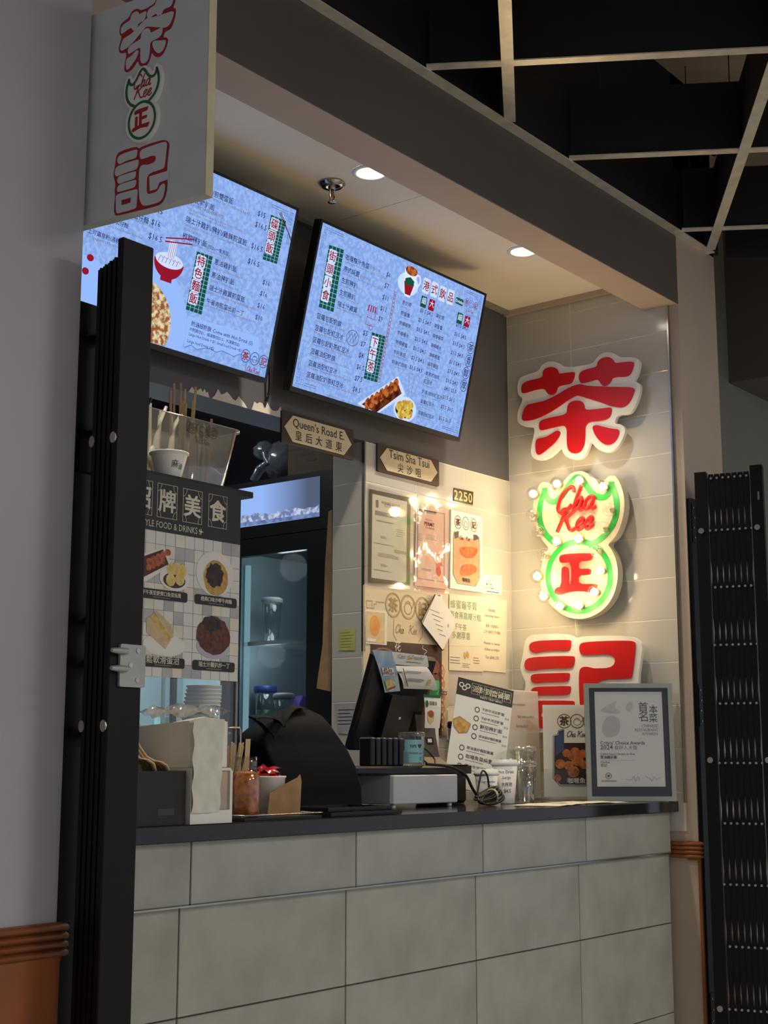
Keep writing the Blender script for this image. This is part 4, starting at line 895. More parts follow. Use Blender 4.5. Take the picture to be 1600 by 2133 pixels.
# business licence in a dark mat and clear sleeve
DKG = mat('licence_mat', (84, 80, 68), .5)
t, p, f = sheet('licence_certificate', 'framed business licence paper with dark mat in clear sleeve', 'certificate', [(133, 180), (527, 265), (520, 1112), (125, 1082)], DKG, .004)
patch(p, f, [(165, 225), (500, 302), (492, 1082), (155, 1036)], PAPER, t, 'certificate_paper')
p2 = p.off(.0006); words(p2, f, 'BUSINESS LICENCE', (255, 318), (432, 345), INKR, t, .0); words(p2, f, 'CITY OF RICHMOND'[:7], (283, 352), (388, 372), INKG, t, .0)
for (x0, y0, x1, y1, n) in ((190, 385, 430, 480, 7), (205, 490, 420, 520, 2), (245, 630, 310, 670, 3), (180, 700, 380, 735, 2), (220, 790, 430, 870, 4), (245, 900, 320, 940, 3), (180, 960, 370, 985, 2), (395, 560, 480, 660, 4)): lines(p2, f, x0, y0, x1, y1, n, INKG, t, .0012)
u, v = p.at(*f((210, 320))); part(MB().rrect(p, u - .008, v - .015, u + .008, v + .013, .004, .001), 'crest', INKG, t)
patch(p2, f, [(380, 765), (490, 785), (490, 815), (380, 795)], mat('licence_stamp_box', (206, 196, 170), .6), t, 'shaded_box')
CLR = clear('clear_sleeve', (250, 250, 246), .10)
uv = [PW.at(*fW(q)) for q in ((70, 1090), (545, 1150), (545, 265), (105, 130))]
part(MB().poly(PW, uv, .0065, .0069), 'clear_sleeve', CLR, t)
# permit
PINK = mat('permit_pink', (222, 186, 178), .45, var=.05, scale=20); PURP = mat('permit_border', (150, 128, 150), .5, var=.1)
t, p, f = sheet('permit_certificate', 'pink permit to operate with red seal in clear sleeve', 'certificate', [(580, 335), (888, 380), (882, 1150), (566, 1112)], PINK, .004)
mb = MB(); q = [Vector(p.at(*f(a))) for a in ((605, 375), (862, 420), (858, 1080), (600, 1040))]; mb.ribbon(p, q, .006, .0006, None, True); part(mb, 'border', PURP, t)
patch(p, f, [(600, 370), (780, 400), (780, 425), (600, 398)], PURP, t, 'header_band')
words(p, f, 'PERMIT', (668, 527), (765, 545), INKB, t, .012); words(p, f, 'TO OPERATE', (676, 558), (762, 572), INKB, t, 0); words(p, f, 'Vancouver CoastalHealth'[:9], (676, 478), (745, 492), INKG, t, 0)
lines(p, f, 605, 600, 650, 690, 4, INKG, t, .0012); lines(p, f, 682, 610, 810, 690, 4, INKG, t, .0012); lines(p, f, 640, 940, 760, 985, 3, INKG, t, .0012)
SEAL = mat('seal_red', (216, 32, 52), .35)
patch(p, f, [(795, 805), (850, 815), (838, 905), (848, 925), (785, 930), (782, 900)], mat('seal_ribbon', (230, 70, 60), .35), t, 'ribbon'); u, v = p.at(*f((805, 972))); part(MB().ell(p, u, v, .015, .020, .0008), 'seal', SEAL, t)
uv = [PW.at(*fW(q)) for q in ((545, 1160), (893, 1190), (897, 345), (550, 255))]; SLV = clear('crinkled_sleeve', (250, 250, 246), .08, rough=.10, bump=.25)
def slv(a, b, n=[Vector(PW.w(*q)) for q in uv]):
    q = (n[0] * (1 - a) + n[1] * a) * (1 - b) + (n[3] * (1 - a) + n[2] * a) * b
    return q + Vector((0, -.007 - .004 * math.sin(a * 9 + b * 4) * math.sin(b * 8), 0))
part(MB().grid(slv, 10, 16), 'clear_sleeve', SLV, t)
# curry poster
t, p, f = sheet('food_poster', 'white curry dish poster beside the house number', 'poster', [(915, 378), (1212, 448), (1216, 1180), (905, 1140)], PAPER, .006, th=.005)
OR1 = mat('curry_orange', (214, 128, 72), .45, var=.3, scale=45, col2=(176, 74, 36)); OR2 = mat('curry_tan', (220, 170, 128), .5, var=.15, scale=30); GRYP = mat('photo_grey', (96, 92, 104), .5)
patch(p, f, [(950, 590), (1000, 588), (1000, 640), (1140, 660), (1140, 615), (1200, 640), (1198, 1040), (1165, 1115), (985, 1085), (945, 1000)], OR2, t, 'dish_photo')
patch(p, f, [(955, 600), (998, 592), (998, 645), (960, 660)], GRYP, t, 'photo_corner', .0009); patch(p, f, [(1142, 620), (1175, 622), (1195, 660), (1142, 680)], GRYP, t, 'photo_corner', .0009)
patch(p, f, [(1000, 735), (1185, 740), (1180, 800), (1130, 850), (1050, 845), (1010, 800)], OR1, t, 'curry_photo', .001, 2); patch(p, f, [(1015, 915), (1110, 900), (1170, 925), (1170, 985), (1110, 1015), (1005, 1025)], OR1, t, 'curry_photo', .001, 2)
mb = MB()
for c in ((992, 500), (1068, 512), (1145, 530)): u, v = p.at(*f(c)); mb.ring(p, u, v, .0225, .026, .0022, .0008, 24)
u, v = p.at(*f((1068, 512))); mb.ribbon(p, [Vector((u + .011 * math.cos(a), v - .004 + .011 * math.sin(a))) for a in (i * math.pi / 6 for i in range(12))], .0018, .0008, None, True)
part(mb, 'ring_logo', mat('olive_ring', (120, 112, 76), .5), t)
for ch, c in (('茶', (992, 500)), ('記', (1145, 530))): u, v = p.at(*f(c)); part(text(MB(), p, ch, u, v - .011, size=.030, align='c', bold=.03, h=.0009, res=2), 'logo_character', INKB, t)
mb = MB(); u, v = p.at(*f((1005, 665))); script(mb, p, 'Cha', u, v, .0155, .11, .0012); u, v = p.at(*f((1068, 675))); script(mb, p, 'Kee', u, v, .0155, .11, .0012); part(mb, 'script_lettering', INK, t)
words(p, f, '咖喱魚', (1035, 1070), (1108, 1080), INK, t, .02, .0012)
mb = MB(); mb.ribbon(p, [Vector(p.at(*f(q))) for q in ((945, 1000), (948, 625), (980, 590), (1000, 588))], .0016, .0012); mb.ribbon(p, [Vector(p.at(*f(q))) for q in ((945, 1000), (985, 1090), (1160, 1120), (1200, 1050), (1200, 690), (1165, 625))], .0016, .0012); part(mb, 'photo_outline', INK, t)
# house number
t, p, f = sheet('house_number', 'black plate with gilt numerals 2250 on tiled wall', 'sign', [(950, 168), (1136, 208), (1131, 333), (945, 292)], mat('number_black', (28, 26, 24), .35), .003, th=.002)
GOLD = mat('gilt', (226, 196, 128), .35, .3)
for i, ch in enumerate('2250'): u, v = p.at(*f((972 + i * 46, 255 + i * 10))); part(text(MB(), p, ch, u, v - .010, w=.024, size=.052, align='c', bold=.01, h=.0008, res=3), 'numeral', GOLD, t)
# small card, handwriting, hours, snack price sheet, picture, clip card
t, p, f = sheet('price_card', 'small white notice card taped below the curry poster', 'note', [(1227, 995), (1417, 1020), (1413, 1205), (1222, 1185)], PAPER, .0015)
lines(p, f, 1300, 1030, 1350, 1055, 2, INKG, t, .0012); words(p, f, 'Cash', (1290, 1105), (1320, 1110), INK, t, 0); words(p, f, 'E-Transfer', (1280, 1140), (1340, 1150), INK, t, 0); lines(p, f, 1270, 1165, 1405, 1195, 1, mat('link_blue', (60, 90, 160), .6), t, .003)
for c, m_ in (((1272, 1098), SGREEN), ((1262, 1135), mat('card_yellow', (226, 190, 60), .5))): u, v = p.at(*f(c)); part(MB().ell(p, u, v, .004, .004, .0007, None, 8), 'mark', m_, t)
HANDG = mat('green_marker', (120, 168, 140), .5)
t, p, f = sheet('handwritten_note', 'ivory sheet with green handwritten characters', 'note', [(905, 1195), (1222, 1222), (1227, 1702), (900, 1692)], PAPER2, .003)
for s, a, b in (('蜂蜜龜苓膏', (920, 1320), (1175, 1340)), ('即食燕窩椰汁糕', (915, 1415), (1215, 1425)), ('下午茶', (955, 1530), (1075, 1540)), ('多謝厚意', (935, 1615), (1110, 1625))): words(p, f, s, a, b, HANDG, t, 0, .0007, name='handwriting', rot=random.uniform(-.02, .02))
t, p, f = sheet('snack_price_sheet', 'ivory price sheet with two gold nuggets picture', 'note', [(900, 1694), (1228, 1704), (1228, 1945), (900, 1930)], PAPER2, .004)
for c in ((1058, 1790), (1085, 1780)): u, v = p.at(*f(c)); part(MB().ell(p, u, v, .0085, .013, .0006 + .0002 * (c[0] > 1070), None, 16, .3), 'nugget_picture', mat('nugget_gold', (226, 186, 92), .5, var=.2, scale=60), t)
lines(p, f, 915, 1790, 1015, 1880, 3, INKG, t, .0024, .1); lines(p, f, 1140, 1800, 1215, 1880, 3, INKR, t, .0020, .3); lines(p, f, 1035, 1860, 1115, 1915, 3, INKG, t, .0018, .4)
t, p, f = sheet('opening_hours_sheet', 'ivory opening hours sheet beside the wall corner', 'note', [(1222, 1226), (1462, 1252), (1450, 1955), (1222, 1935)], PAPER2, .0026)
for s, a, b in (('營業時間', (1285, 1360), (1350, 1365)), ('Operating hours', (1250, 1410), (1390, 1425)), ('星期一至星期日', (1262, 1510), (1380, 1520)), ('上午八點至下午四點', (1240, 1565), (1400, 1580)), ('Monday to Sunday', (1243, 1675), (1397, 1690)), ('8:30am to 4:00pm', (1250, 1735), (1392, 1745)), ('Tel: (604) 270-0137'[:14], (1258, 1815), (1385, 1825))): words(p, f, s, a, b, INKG, t, 0)
t, p, f = sheet('bun_picture', 'small square picture of a round golden bun', 'picture', [(90, 1345), (300, 1366), (296, 1688), (95, 1672)], PAPER, .004)
patch(p, f, [(105, 1358), (288, 1378), (284, 1672), (108, 1655)], mat('bun_photo_ground', (236, 206, 150), .5, var=.12, scale=30), t, 'photo'); u, v = p.at(*f((188, 1500))); part(MB().ell(p, u, v, .029, .036, .0009), 'bun_photo', mat('bun_orange', (226, 138, 62), .4, var=.2, scale=25, col2=(230, 172, 84)), t)
patch(p, f, [(112, 1620), (198, 1628), (198, 1655), (112, 1648)], PAPER, t, 'caption', .0011)
t = thing('clip_card', 'tilted white card in black clip hanging over poster', 'card', PW.w(*PW.at(*fW((800, 1735))), .02)); p = PW.off(.018)
cd = [(778, 1200), (835, 1225), (900, 1330), (975, 1460), (945, 1540), (845, 1735), (745, 1600), (652, 1480)]
patch(p, fW, cd, PAPER, t, 'card', .0006)
part(MB().poly(p, [PW.off(.018).at(*fW(q)) for q in ((775, 1195), (640, 1460), (650, 1485), (845, 1742), (860, 1730), (672, 1478), (790, 1240))][::-1], -.004, .0003), 'clip_edge', mat('clip_black', (24, 26, 26), .3), t)
mb = MB()
for i in range(6):
    a = Vector(p.at(*fW((760 + 18 * i - 40, 1340 + 48 * i)))); b = Vector(p.at(*fW((880 + 5 * i - 25, 1395 + 42 * i)))); d = b - a
    mb.ribbon(p, [a, a + d * random.uniform(.6, .95)], .0025, .0009)
part(mb, 'print_lines', INKG, t, kind='stuff'); u, v = p.at(*fW((897, 1500))); part(MB().ell(p, u, v, .005, .007, .0009), 'mark', mat('tan_mark', (216, 170, 90), .5), t)
part(MB().box((PW.w(*PW.at(*fW((790, 1215)))).x - .004, 3.05, PW.w(*PW.at(*fW((790, 1215)))).z - .004), (PW.w(*PW.at(*fW((790, 1215)))).x + .004, 3.0695, PW.w(*PW.at(*fW((790, 1215)))).z + .004)), 'hook', STEEL, t)
# notes on the partition's narrow side
PS = px_(3.789); fI = cr(0, 0, 1)
t, p, f = sheet('sticky_note', 'yellow green sticky note with pencilled list', 'note', [(705, 1310), (740, 1309), (740, 1355), (707, 1355)], mat('note_yellow', (206, 206, 120), .6), .0012, fI, PS)
lines(p, f, 709, 1316, 738, 1350, 6, mat('note_ink', (150, 150, 90), .6), t, .0014)
t, p, f = sheet('taped_note', 'creased white note taped to narrow tiled side', 'note', [(697, 1466), (748, 1464), (738, 1530), (705, 1528)], mat('creased_paper', (186, 188, 188), .6, var=.1, scale=30, bump=.3), .0012, fI, PS)
lines(p, f, 704, 1476, 742, 1512, 5, INK, t, .0024)
# yellow plug and outlet on the partition
t = thing('wall_outlet', 'white wall outlet on tiles beside the printer', 'outlet', (4.26, 3.066, 1.25)); q = PW.at(942, 1510)
part(MB().rrect(PW, q[0] - .035, q[1] - .058, q[0] + .035, q[1] + .058, .006, .0002, .006), 'cover_plate', PAPER, t)
t = thing('power_adapter', 'yellow and black three way plug adapter with yellow cord', 'plug', PW.w(q[0], q[1] - .03, .03)); YEL = mat('plug_yellow', (206, 164, 30), .4, var=.08); PBK = mat('plug_black', (22, 22, 22), .5)
part(MB().bbox((q[0] - .022, 3.020, q[1] - .012), (q[0] + .030, 3.063, q[1] + .016), .006), 'body', YEL, t)
part(MB().bbox((q[0] - .052, 3.024, q[1] - .014), (q[0] - .023, 3.058, q[1] + .012), .005), 'socket', PBK, t); part(MB().bbox((q[0] + .031, 3.024, q[1] - .014), (q[0] + .058, 3.058, q[1] + .012), .005), 'socket', PBK, t)
part(MB().bbox((q[0] - .026, 3.026, q[1] - .058), (q[0] + .012, 3.056, q[1] - .0125), .005), 'plug', PBK, t)
part(MB().tube(catmull([(q[0] + .012, 3.04, q[1] - .035), (q[0] + .035, 3.035, q[1] - .045), (q[0] + .042, 3.03, q[1] - .09), (q[0] + .03, 3.02, q[1] - .15)], 5), .0042, 7), 'cord', YEL, t)
solo(MB().tube(catmull([(q[0] + .085, 3.05, q[1] - .03), (q[0] + .075, 3.03, q[1] - .07), (q[0] + .03, 3.0, q[1] - .12), (q[0] - .03, 2.97, q[1] - .16)], 5), .004, 7), 'electric_cable', CABLE, 'black cord sagging behind the party tray menu', 'cable')
# ------------------------------------------------------------------ helpers for round things
class Cyl:
    """wraps flat layout onto an upright cone facing the viewer; v measured from the base"""
    def __init__(s, c, r0, r1, h, ang=None):
        s.c = Vector(c); s.r0, s.r1, s.hh = r0, r1, h
        d = -Vector((c[0], c[1], 0)); s.a0 = math.atan2(d.y, d.x) if ang is None else ang
    def w(s, u, v, h=0.0):
        r = s.r0 + (s.r1 - s.r0) * v / s.hh; a = s.a0 + u / max(s.r0, s.r1); r += h
        return s.c + Vector((r * math.cos(a), r * math.sin(a), v))
def loft(mb, levels, seg=5, close=True):
    """rounded-rectangle sections (cx, cy, hx, hy, z, r)"""
    n = 4 * (seg + 1); vs = []; fs = []
    for (cx, cy, hx, hy, z, r) in levels:
        for (sx, sy, a) in ((1, 1, 0), (-1, 1, 90), (-1, -1, 180), (1, -1, 270)):
            for k in range(seg + 1):
                t = math.radians(a + 90 * k / seg); vs.append((cx + sx * (hx - r) + r * math.cos(t), cy + sy * (hy - r) + r * math.sin(t), z))
    for i in range(len(levels) - 1):
        for k in range(n): fs.append((i * n + k, i * n + (k + 1) % n, (i + 1) * n + (k + 1) % n, (i + 1) * n + k))
    mb.add(vs, fs, True)
    if close: mb.add(vs[:n], [tuple(range(n))[::-1]])
    return mb
def pt(px, py, D):
    d = ray(px, py); return EYE + d * (D / d.dot(H_))
TOP = 1.1056
BLK = mat('matte_black_plastic', (20, 20, 22), .45, var=.15, scale=30); WHP = mat('white_plastic', (236, 234, 226), .4, var=.03)
KRAFT = mat('kraft_cardboard', (178, 140, 96), .75, var=.12, scale=25, bump=.1); WOOD = mat('pale_birch_wood', (224, 200, 158), .6, var=.15, scale=18); TISSUE = mat('napkin_paper', (240, 238, 230), .8, var=.03, scale=10, bump=.25, bscale=26)
# ------------------------------------------------------------------ cutlery box and wooden cutlery
t = thing('cutlery_box', 'black open cutlery box at the front edge of the counter', 'box', (2.21, 2.49, TOP))
x0, x1, y0, y1, zb = 2.085, 2.300, 2.386, 2.59, 1.226
part(MB().box((x0, y0, TOP), (x1, y0 + .005, zb)).box((x0, y1 - .005, TOP), (x1, y1, zb)).box((x0, y0 + .005, TOP), (x0 + .005, y1 - .005, zb)).box((x1 - .005, y0 + .005, TOP), (x1, y1 - .005, zb)).box((x0 + .005, y0 + .005, TOP), (x1 - .005, y1 - .005, TOP + .004)), 'shell', BLK, t)
part(MB().obox(py_(y0), 2.215, 1.128, 2.265, 1.142, .0002, .0006), 'tape_scrap', mat('dull_tape', (60, 60, 60), .25), t)
for (cx, rr) in ((2.135, .036), (2.262, .034)):
    part(MB().lathe((cx, 2.52, zb - .03), [(rr, 0), (rr, .05), (rr * .9, .066), (rr * .6, .072), (rr * .85, .06), (rr * .92, .02)], 18), 'insert', BLK, t)
def fork(k, label):
    o = Vector((2.165 + .0102 * k, 2.405 + .0225 * (k % 4), 0)); mb = MB()
    path = [(-.070, 1.345), (-.056, 1.318), (-.036, 1.284), (-.014, 1.262), (.006, 1.253), (.026, 1.250), (.044, 1.241), (.056, 1.216)]
    wd = [.0045, .005, .0045, .0045, .0065, .0095, .0105, .008]; vs = []; fs = []
    for (dx, z), w_ in zip(path, wd):
        c = o + Vector((dx, 0, z - .004 * k * .3))
        for (sy, sz) in ((-1, 0), (1, 0), (1, 1), (-1, 1)): vs.append(c + Vector((.0022 * sz, sy * w_, .0022 * sz)))
    for i in range(len(path) - 1):
        for b in range(4): fs.append((i * 4 + b, i * 4 + (b + 1) % 4, i * 4 + 4 + (b + 1) % 4, i * 4 + 4 + b))
    n = len(path) - 1; fs += [(0, 3, 2, 1), (n * 4, n * 4 + 1, n * 4 + 2, n * 4 + 3)]
    mb.add(vs, fs, True); solo(mb, 'wooden_fork', WOOD, label, 'fork', 'wooden forks nested in the black box')
for k in range(8): fork(k, 'pale wooden fork nested among others in the black box')
solo(MB().obox(Panel((2.238, 2.46, 1.19), (.9, .1, .12), (-.28, 0, .95)), -.006, 0, .006, .165, 0, .002), 'wooden_knife', WOOD, 'pale wooden knife standing tallest among the forks', 'knife')
solo(MB().obox(Panel((2.275, 2.50, 1.19), (.9, .1, .2), (-.36, 0, .93)), -.005, 0, .005, .15, 0, .002), 'wooden_spoon', WOOD, 'slim wooden handle leaning against the napkin stack', 'spoon')
# ------------------------------------------------------------------ napkin dispenser and napkins
t = thing('napkin_dispenser', 'white plastic napkin dispenser at the counter edge', 'dispenser', (2.38, 2.48, TOP))
x0, x1, y0, y1 = 2.306, 2.442, 2.374, 2.585
part(MB().box((x0, y0 + .010, TOP), (x0 + .004, y1, 1.232)).box((x1 - .004, y0 + .010, TOP), (x1, y1, 1.232)).box((x0 + .004, y1 - .004, TOP), (x1 - .004, y1, 1.232)).box((x0 + .004, y0 + .010, TOP), (x1 - .004, y1 - .004, TOP + .004)), 'tray', WHP, t)
pf = py_(y0 + .010); fr = [(x0, TOP), (x1, TOP), (x1, 1.224), (x1 - .008, 1.232), (x0, 1.232)]
part(MB().poly(pf, fr, 0, .008, [[(x0 + .006, TOP + .030), (x0 + .006, 1.226), (x1 - .008, 1.226), (x1 - .008, TOP + .030)]]), 'front_frame', WHP, t)
part(MB().obox(pf, x0 + .0062, TOP + .0305, x1 - .0082, 1.2255, .0002, .0015), 'inner_panel', mat('beige_panel', (196, 178, 158), .55), t)
nx0, nx1 = 2.310, 2.436
def nap(a, b): return Vector((nx0 + (nx1 - nx0) * a, 2.39 + .19 * b, 1.340 + .010 * math.sin(a * 3.2) * math.sin(b * 5 + 1) - .012 * b * (1 - a)))
mb = MB().grid(nap, 12, 10)
def side(xa, ya, xb, yb):
    def f_(a, b):
        x = xa + (xb - xa) * a; y = ya + (yb - ya) * a; aa = (x - nx0) / (nx1 - nx0); bb = (y - 2.39) / .19
        return Vector((x, y, 1.2335)) * (1 - b) + nap(aa, bb) * b
    return f_
mb.grid(side(nx0, 2.39, nx1, 2.39), 12, 3).grid(side(nx1, 2.39, nx1, 2.58), 8, 3).grid(side(nx1, 2.58, nx0, 2.58), 12, 3).grid(side(nx0, 2.58, nx0, 2.39), 8, 3)
t = thing('napkin_stack', 'stack of white paper napkins loaded in the dispenser', 'napkins', (2.37, 2.48, 1.2335)); part(mb, 'napkin_block', TISSUE, t)
def slp(a, b):
    x = nx0 - .003 + .088 * a + .012 * a * b; z = 1.131 + (1.345 - 1.131) * b
    return Vector((x, 2.3735 - .004 * abs(math.sin(a * 7 + b * 11)) - .003 * math.sin(b * 19 + a * 5) * .5, z))
part(MB().grid(slp, 10, 22), 'paper_sleeve', mat('waxy_sleeve', (226, 226, 206), .4, var=.07, scale=30, bump=.4, bscale=40), t)
FILM = clear('plastic_film', (238, 240, 240), .16, .10, rough=.12, bump=.6)
def flm(a, b): return Vector((nx0 - .02 + .165 * a, 2.405 + .17 * b + .01 * math.sin(a * 17), 1.343 + .022 * abs(math.sin(a * 9 + b * 3)) * (1 - .4 * b) + .018 * abs(math.sin(b * 9 + a * 4))))
part(MB().grid(flm, 18, 10), 'plastic_wrap', FILM, t)
# ------------------------------------------------------------------ condiment caddy
t = thing('wire_caddy', 'chrome wire caddy with black tray holding condiments', 'caddy', (2.65, 2.52, TOP))
CH2 = mat('chrome_wire', (200, 198, 190), .2, 1.0)
part(MB().box((2.515, 2.405, TOP), (2.80, 2.595, TOP + .006)), 'tray', BLK, t)
for z in (TOP + .012,):
    part(MB().tube([(2.515, 2.405, z), (2.80, 2.405, z), (2.80, 2.595, z), (2.515, 2.595, z), (2.515, 2.405, z)], .0022, 6), 'wire_rail', CH2, t)
part(MB().tube([(2.60, 2.592, TOP + .006), (2.60, 2.592, 1.325), (2.605, 2.592, 1.333), (2.685, 2.592, 1.333), (2.69, 2.592, 1.325), (2.69, 2.592, TOP + .006)], .003, 6), 'handle', CH2, t)
zc = TOP + .0065
t = thing('stirrer_cup', 'ribbed steel cup holding wooden stirrers', 'cup', (2.612, 2.556, zc))
part(MB().lathe((2.612, 2.556, zc), [(.0001, 0), (.028, 0)] + [(.0285 + .0012 * (k % 2), .004 + k * .0032) for k in range(28)] + [(.030, .094), (.028, .094), (.027, .01)], 22), 'cup_wall', STEEL, t)
for k in range(22):
    a = k * 2.39996; r = .020 * math.sqrt((k + .5) / 22); d = Vector((math.cos(a) * r, math.sin(a) * r, 0))
    b0 = Vector((2.612, 2.556, zc + .008)) + d * .6; b1 = Vector((2.610, 2.552, zc + .175 + random.uniform(-.006, .008))) + d * 2.6
    solo(MB().tube([b0, b1], .003, 4), 'wooden_stirrer', WOOD, 'thin wooden stirrer standing in the ribbed steel cup', 'stirrer', 'stirrers in the steel cup')
t = thing('sauce_jar', 'glass jar of orange brown chilli sauce beside stirrers', 'jar', (2.572, 2.458, zc)); JC = (2.572, 2.458, zc)
part(MB().lathe(JC, [(.0001, .003), (.030, .003), (.034, .012), (.0345, .085), (.029, .104), (.024, .110), (.0001, .112)], 22), 'sauce', mat('chilli_sauce', (214, 130, 48), .35, var=.35, scale=70, col2=(140, 66, 20), bump=.3), t)
part(MB().lathe(JC, [(.0001, 0), (.032, 0), (.0362, .010), (.0368, .088), (.031, .108), (.0275, .116), (.0275, .122), (.029, .124), (.0275, .127), (.029, .130), (.0275, .134), (.0282, .146), (.026, .146)], 24), 'glass', clear('jar_glass', (240, 236, 226), .2), t)
t2 = solo(MB().obox(Panel((2.580, 2.470, zc + .012), (.78, -.6, 0), (.06, 0, .99)), -.006, .10, .006, .178, 0, .003).obox(Panel((2.580, 2.470, zc + .012), (.78, -.6, 0), (.06, 0, .99)), -.004, 0, .004, .0999, 0, .003), 'spreader_stick', WOOD, 'flat wooden stick standing in the sauce jar', 'stick')
t = thing('sauce_tub', 'white paper tub behind a torn cardboard flap', 'tub', (2.715, 2.505, zc)); TC = (2.715, 2.51, zc)
part(MB().lathe(TC, [(.0001, .001), (.034, 0), (.040, .092), (.0425, .094), (.0425, .098), (.039, .098), (.033, .006), (.0001, .006)], 24), 'tub_wall', WHP, t)
pc = Panel((2.652, 2.470, zc), (.80, -.60, 0), (0, 0, 1)); 
pc = Panel((2.660, 2.466, zc), (.92, -.30, 0), (0, 0, 1))
part(MB().poly(pc, [(0, 0), (.094, 0), (.098, .086), (.094, .102), (.086, .094), (.05, .078), (.018, .060), (.006, .056)], 0, .0018), 'cardboard_flap', KRAFT, t)
KET = mat('ketchup_red', (196, 24, 34), .25, var=.25, scale=30, col2=(120, 12, 24))
for k in range(11):
    a = k * 2.1; c = Vector((2.713 + .019 * math.cos(a), 2.51 + .019 * math.sin(a), zc + .092 + .0075 * (k // 3) + .004))
    M = Matrix.Translation(c) @ Matrix.Rotation(random.uniform(0, 3), 4, 'Z') @ Matrix.Rotation(random.uniform(-.6, .6), 4, 'X') @ Matrix.Rotation(random.uniform(-.5, .5), 4, 'Y')
    mb = MB(); n = 6
    for sg in (1, -1): mb.add([M @ Vector(((i / n - .5) * .034, (j / 3 - .5) * .021, sg * .0045 * math.sin(math.pi * i / n) * math.sin(math.pi * j / 3))) for j in range(4) for i in range(n + 1)], [(j * (n + 1) + i, j * (n + 1) + i + 1, (j + 1) * (n + 1) + i + 1, (j + 1) * (n + 1) + i)[::sg] for j in range(3) for i in range(n)], True)
    solo(mb, 'ketchup_packet', KET, 'red ketchup packet heaped in the white tub', 'packet', 'ketchup packets in the white tub')
# flat trays and the tote bag
for k in range(2):
    x0, x1, y0, y1, z = 2.83 + .012 * k, 3.13 - .02 * k, 2.40 + .02 * k, 2.575, TOP + .0115 * k
    solo(MB().bbox((x0, y0, z), (x1, y1, z + .004), .001).box((x0, y0, z + .004), (x1, y0 + .004, z + .011)).box((x0, y1 - .004, z + .004), (x1, y1, z + .011)).box((x0, y0 + .004, z + .004), (x0 + .004, y1 - .004, z + .011)).box((x1 - .004, y0 + .004, z + .004), (x1, y1 - .004, z + .011)), 'serving_tray', BLK, 'black serving tray, %s of the pair beside the bag' % ('lower' if k == 0 else 'upper'), 'tray', 'black trays by the bag')
BAGM = mat('black_nonwoven', (9, 9, 10), .75, spec=.25, var=.2, scale=14, bump=.3, bscale=30)
t = thing('tote_bag', 'slumped black tote bag with loop handles on counter', 'bag', (3.02, 2.70, TOP)); pb = py_(2.70)
prof = [(1672, 566, 708), (1645, 550, 707), (1600, 534, 699), (1560, 524, 689), (1538, 526, 683), (1508, 548, 674), (1488, 588, 667), (1474, 618, 652)]
lv = []
for i, (yy, xa, xb) in enumerate(prof):
    ua = pb.at(xa, yy); ub = pb.at(xb, yy); hy = (.085, .085, .08, .072, .06, .045, .03, .014)[i]
    z = max(ua[1], TOP + .0005) if i else TOP + .0005
    lv.append(((ua[0] + ub[0]) / 2, 2.695 + .004 * i, (ub[0] - ua[0]) / 2, hy, z, min(.012, hy * .5)))
mb = MB(); loft(mb, lv, 6)
for q in mb.v: 
    w_ = min(1, (q.z - TOP) / .1); q += Vector((.007 * math.sin(q.z * 46 + q.y * 40), .016 * (abs(math.sin(q.x * 24 + q.z * 9)) - .5) + .006 * math.sin(q.z * 60), 0)) * w_
part(mb, 'bag_body', BAGM, t)
def strap(pts, name='handle'):
    c = catmull([Vector(pb.w(*pb.at(x, y), h)) for x, y, h in pts], 5); vs = []; fs = []
    for q in c: vs += [q + Vector((0, -.014, -.004)), q + Vector((0, .014, .004)), q + Vector((0, .014, .0065)), q + Vector((0, -.014, -.0015))]
    for i in range(len(c) - 1):
        for b in range(4): fs.append((i * 4 + b, i * 4 + (b + 1) % 4, i * 4 + 4 + (b + 1) % 4, i * 4 + 4 + b))
    part(MB().add(vs, fs, True), name, BAGM, t)
strap([(575, 1530, .02), (560, 1502, .03), (530, 1494, .035), (503, 1497, .04), (520, 1506, .035), (545, 1530, .03), (552, 1560, .03)])
strap([(640, 1476, -.01), (612, 1474, 0), (585, 1490, .02), (570, 1512, .03)])
# ------------------------------------------------------------------ sneeze guard with menu board and shelf above
ACR = clear('acrylic_sheet', (244, 248, 248), .12, .02)
t = thing('sneeze_guard', 'clear acrylic counter guard with grey edge posts', 'guard', (2.3, 2.605, TOP))
part(MB().box((1.80, 2.6035, TOP + .004), (2.676, 2.6085, 1.4515)), 'acrylic_sheet', ACR, t)
ALU = mat('grey_aluminium', (150, 150, 148), .4, .6)
for x in (2.677, 1.79): part(MB().box((x, 2.599, TOP), (x + .008, 2.613, 1.4515)), 'post', ALU, t)
part(MB().box((2.43, 2.6088, TOP), (2.437, 2.616, 1.4515)), 'post', clear('acrylic_rib', (236, 240, 238), .3, .15), t)
part(MB().box((1.80, 2.61, 1.9505), (2.742, 2.90, 1.9665)), 'top_shelf', BLK, t)
for x in (1.81, 2.66): part(MB().box((x, 2.62, TOP), (x + .014, 2.634, 1.9504)), 'rear_post', BLK, t)
for x in (1.81, 2.72): part(MB().box((x, 2.88, TOP), (x + .014, 2.894, 1.9504)), 'rear_post', BLK, t)
MBK = mat('board_charcoal', (38, 42, 40), .45); BW = mat('board_white', (222, 222, 216), .45, var=.02); BG1 = mat('board_grey', (186, 186, 188), .45); BG2 = mat('board_cream', (232, 228, 206), .45); BLN = mat('board_line', (110, 112, 114), .5)
pm = py_(2.600); X0, X1, Z0, Z1 = 1.815, 2.684, 1.4525, 1.957
t = thing('food_menu_board', 'upright picture menu board with charcoal header above guard', 'menu board', ((X0 + X1) / 2, 2.602, Z0))
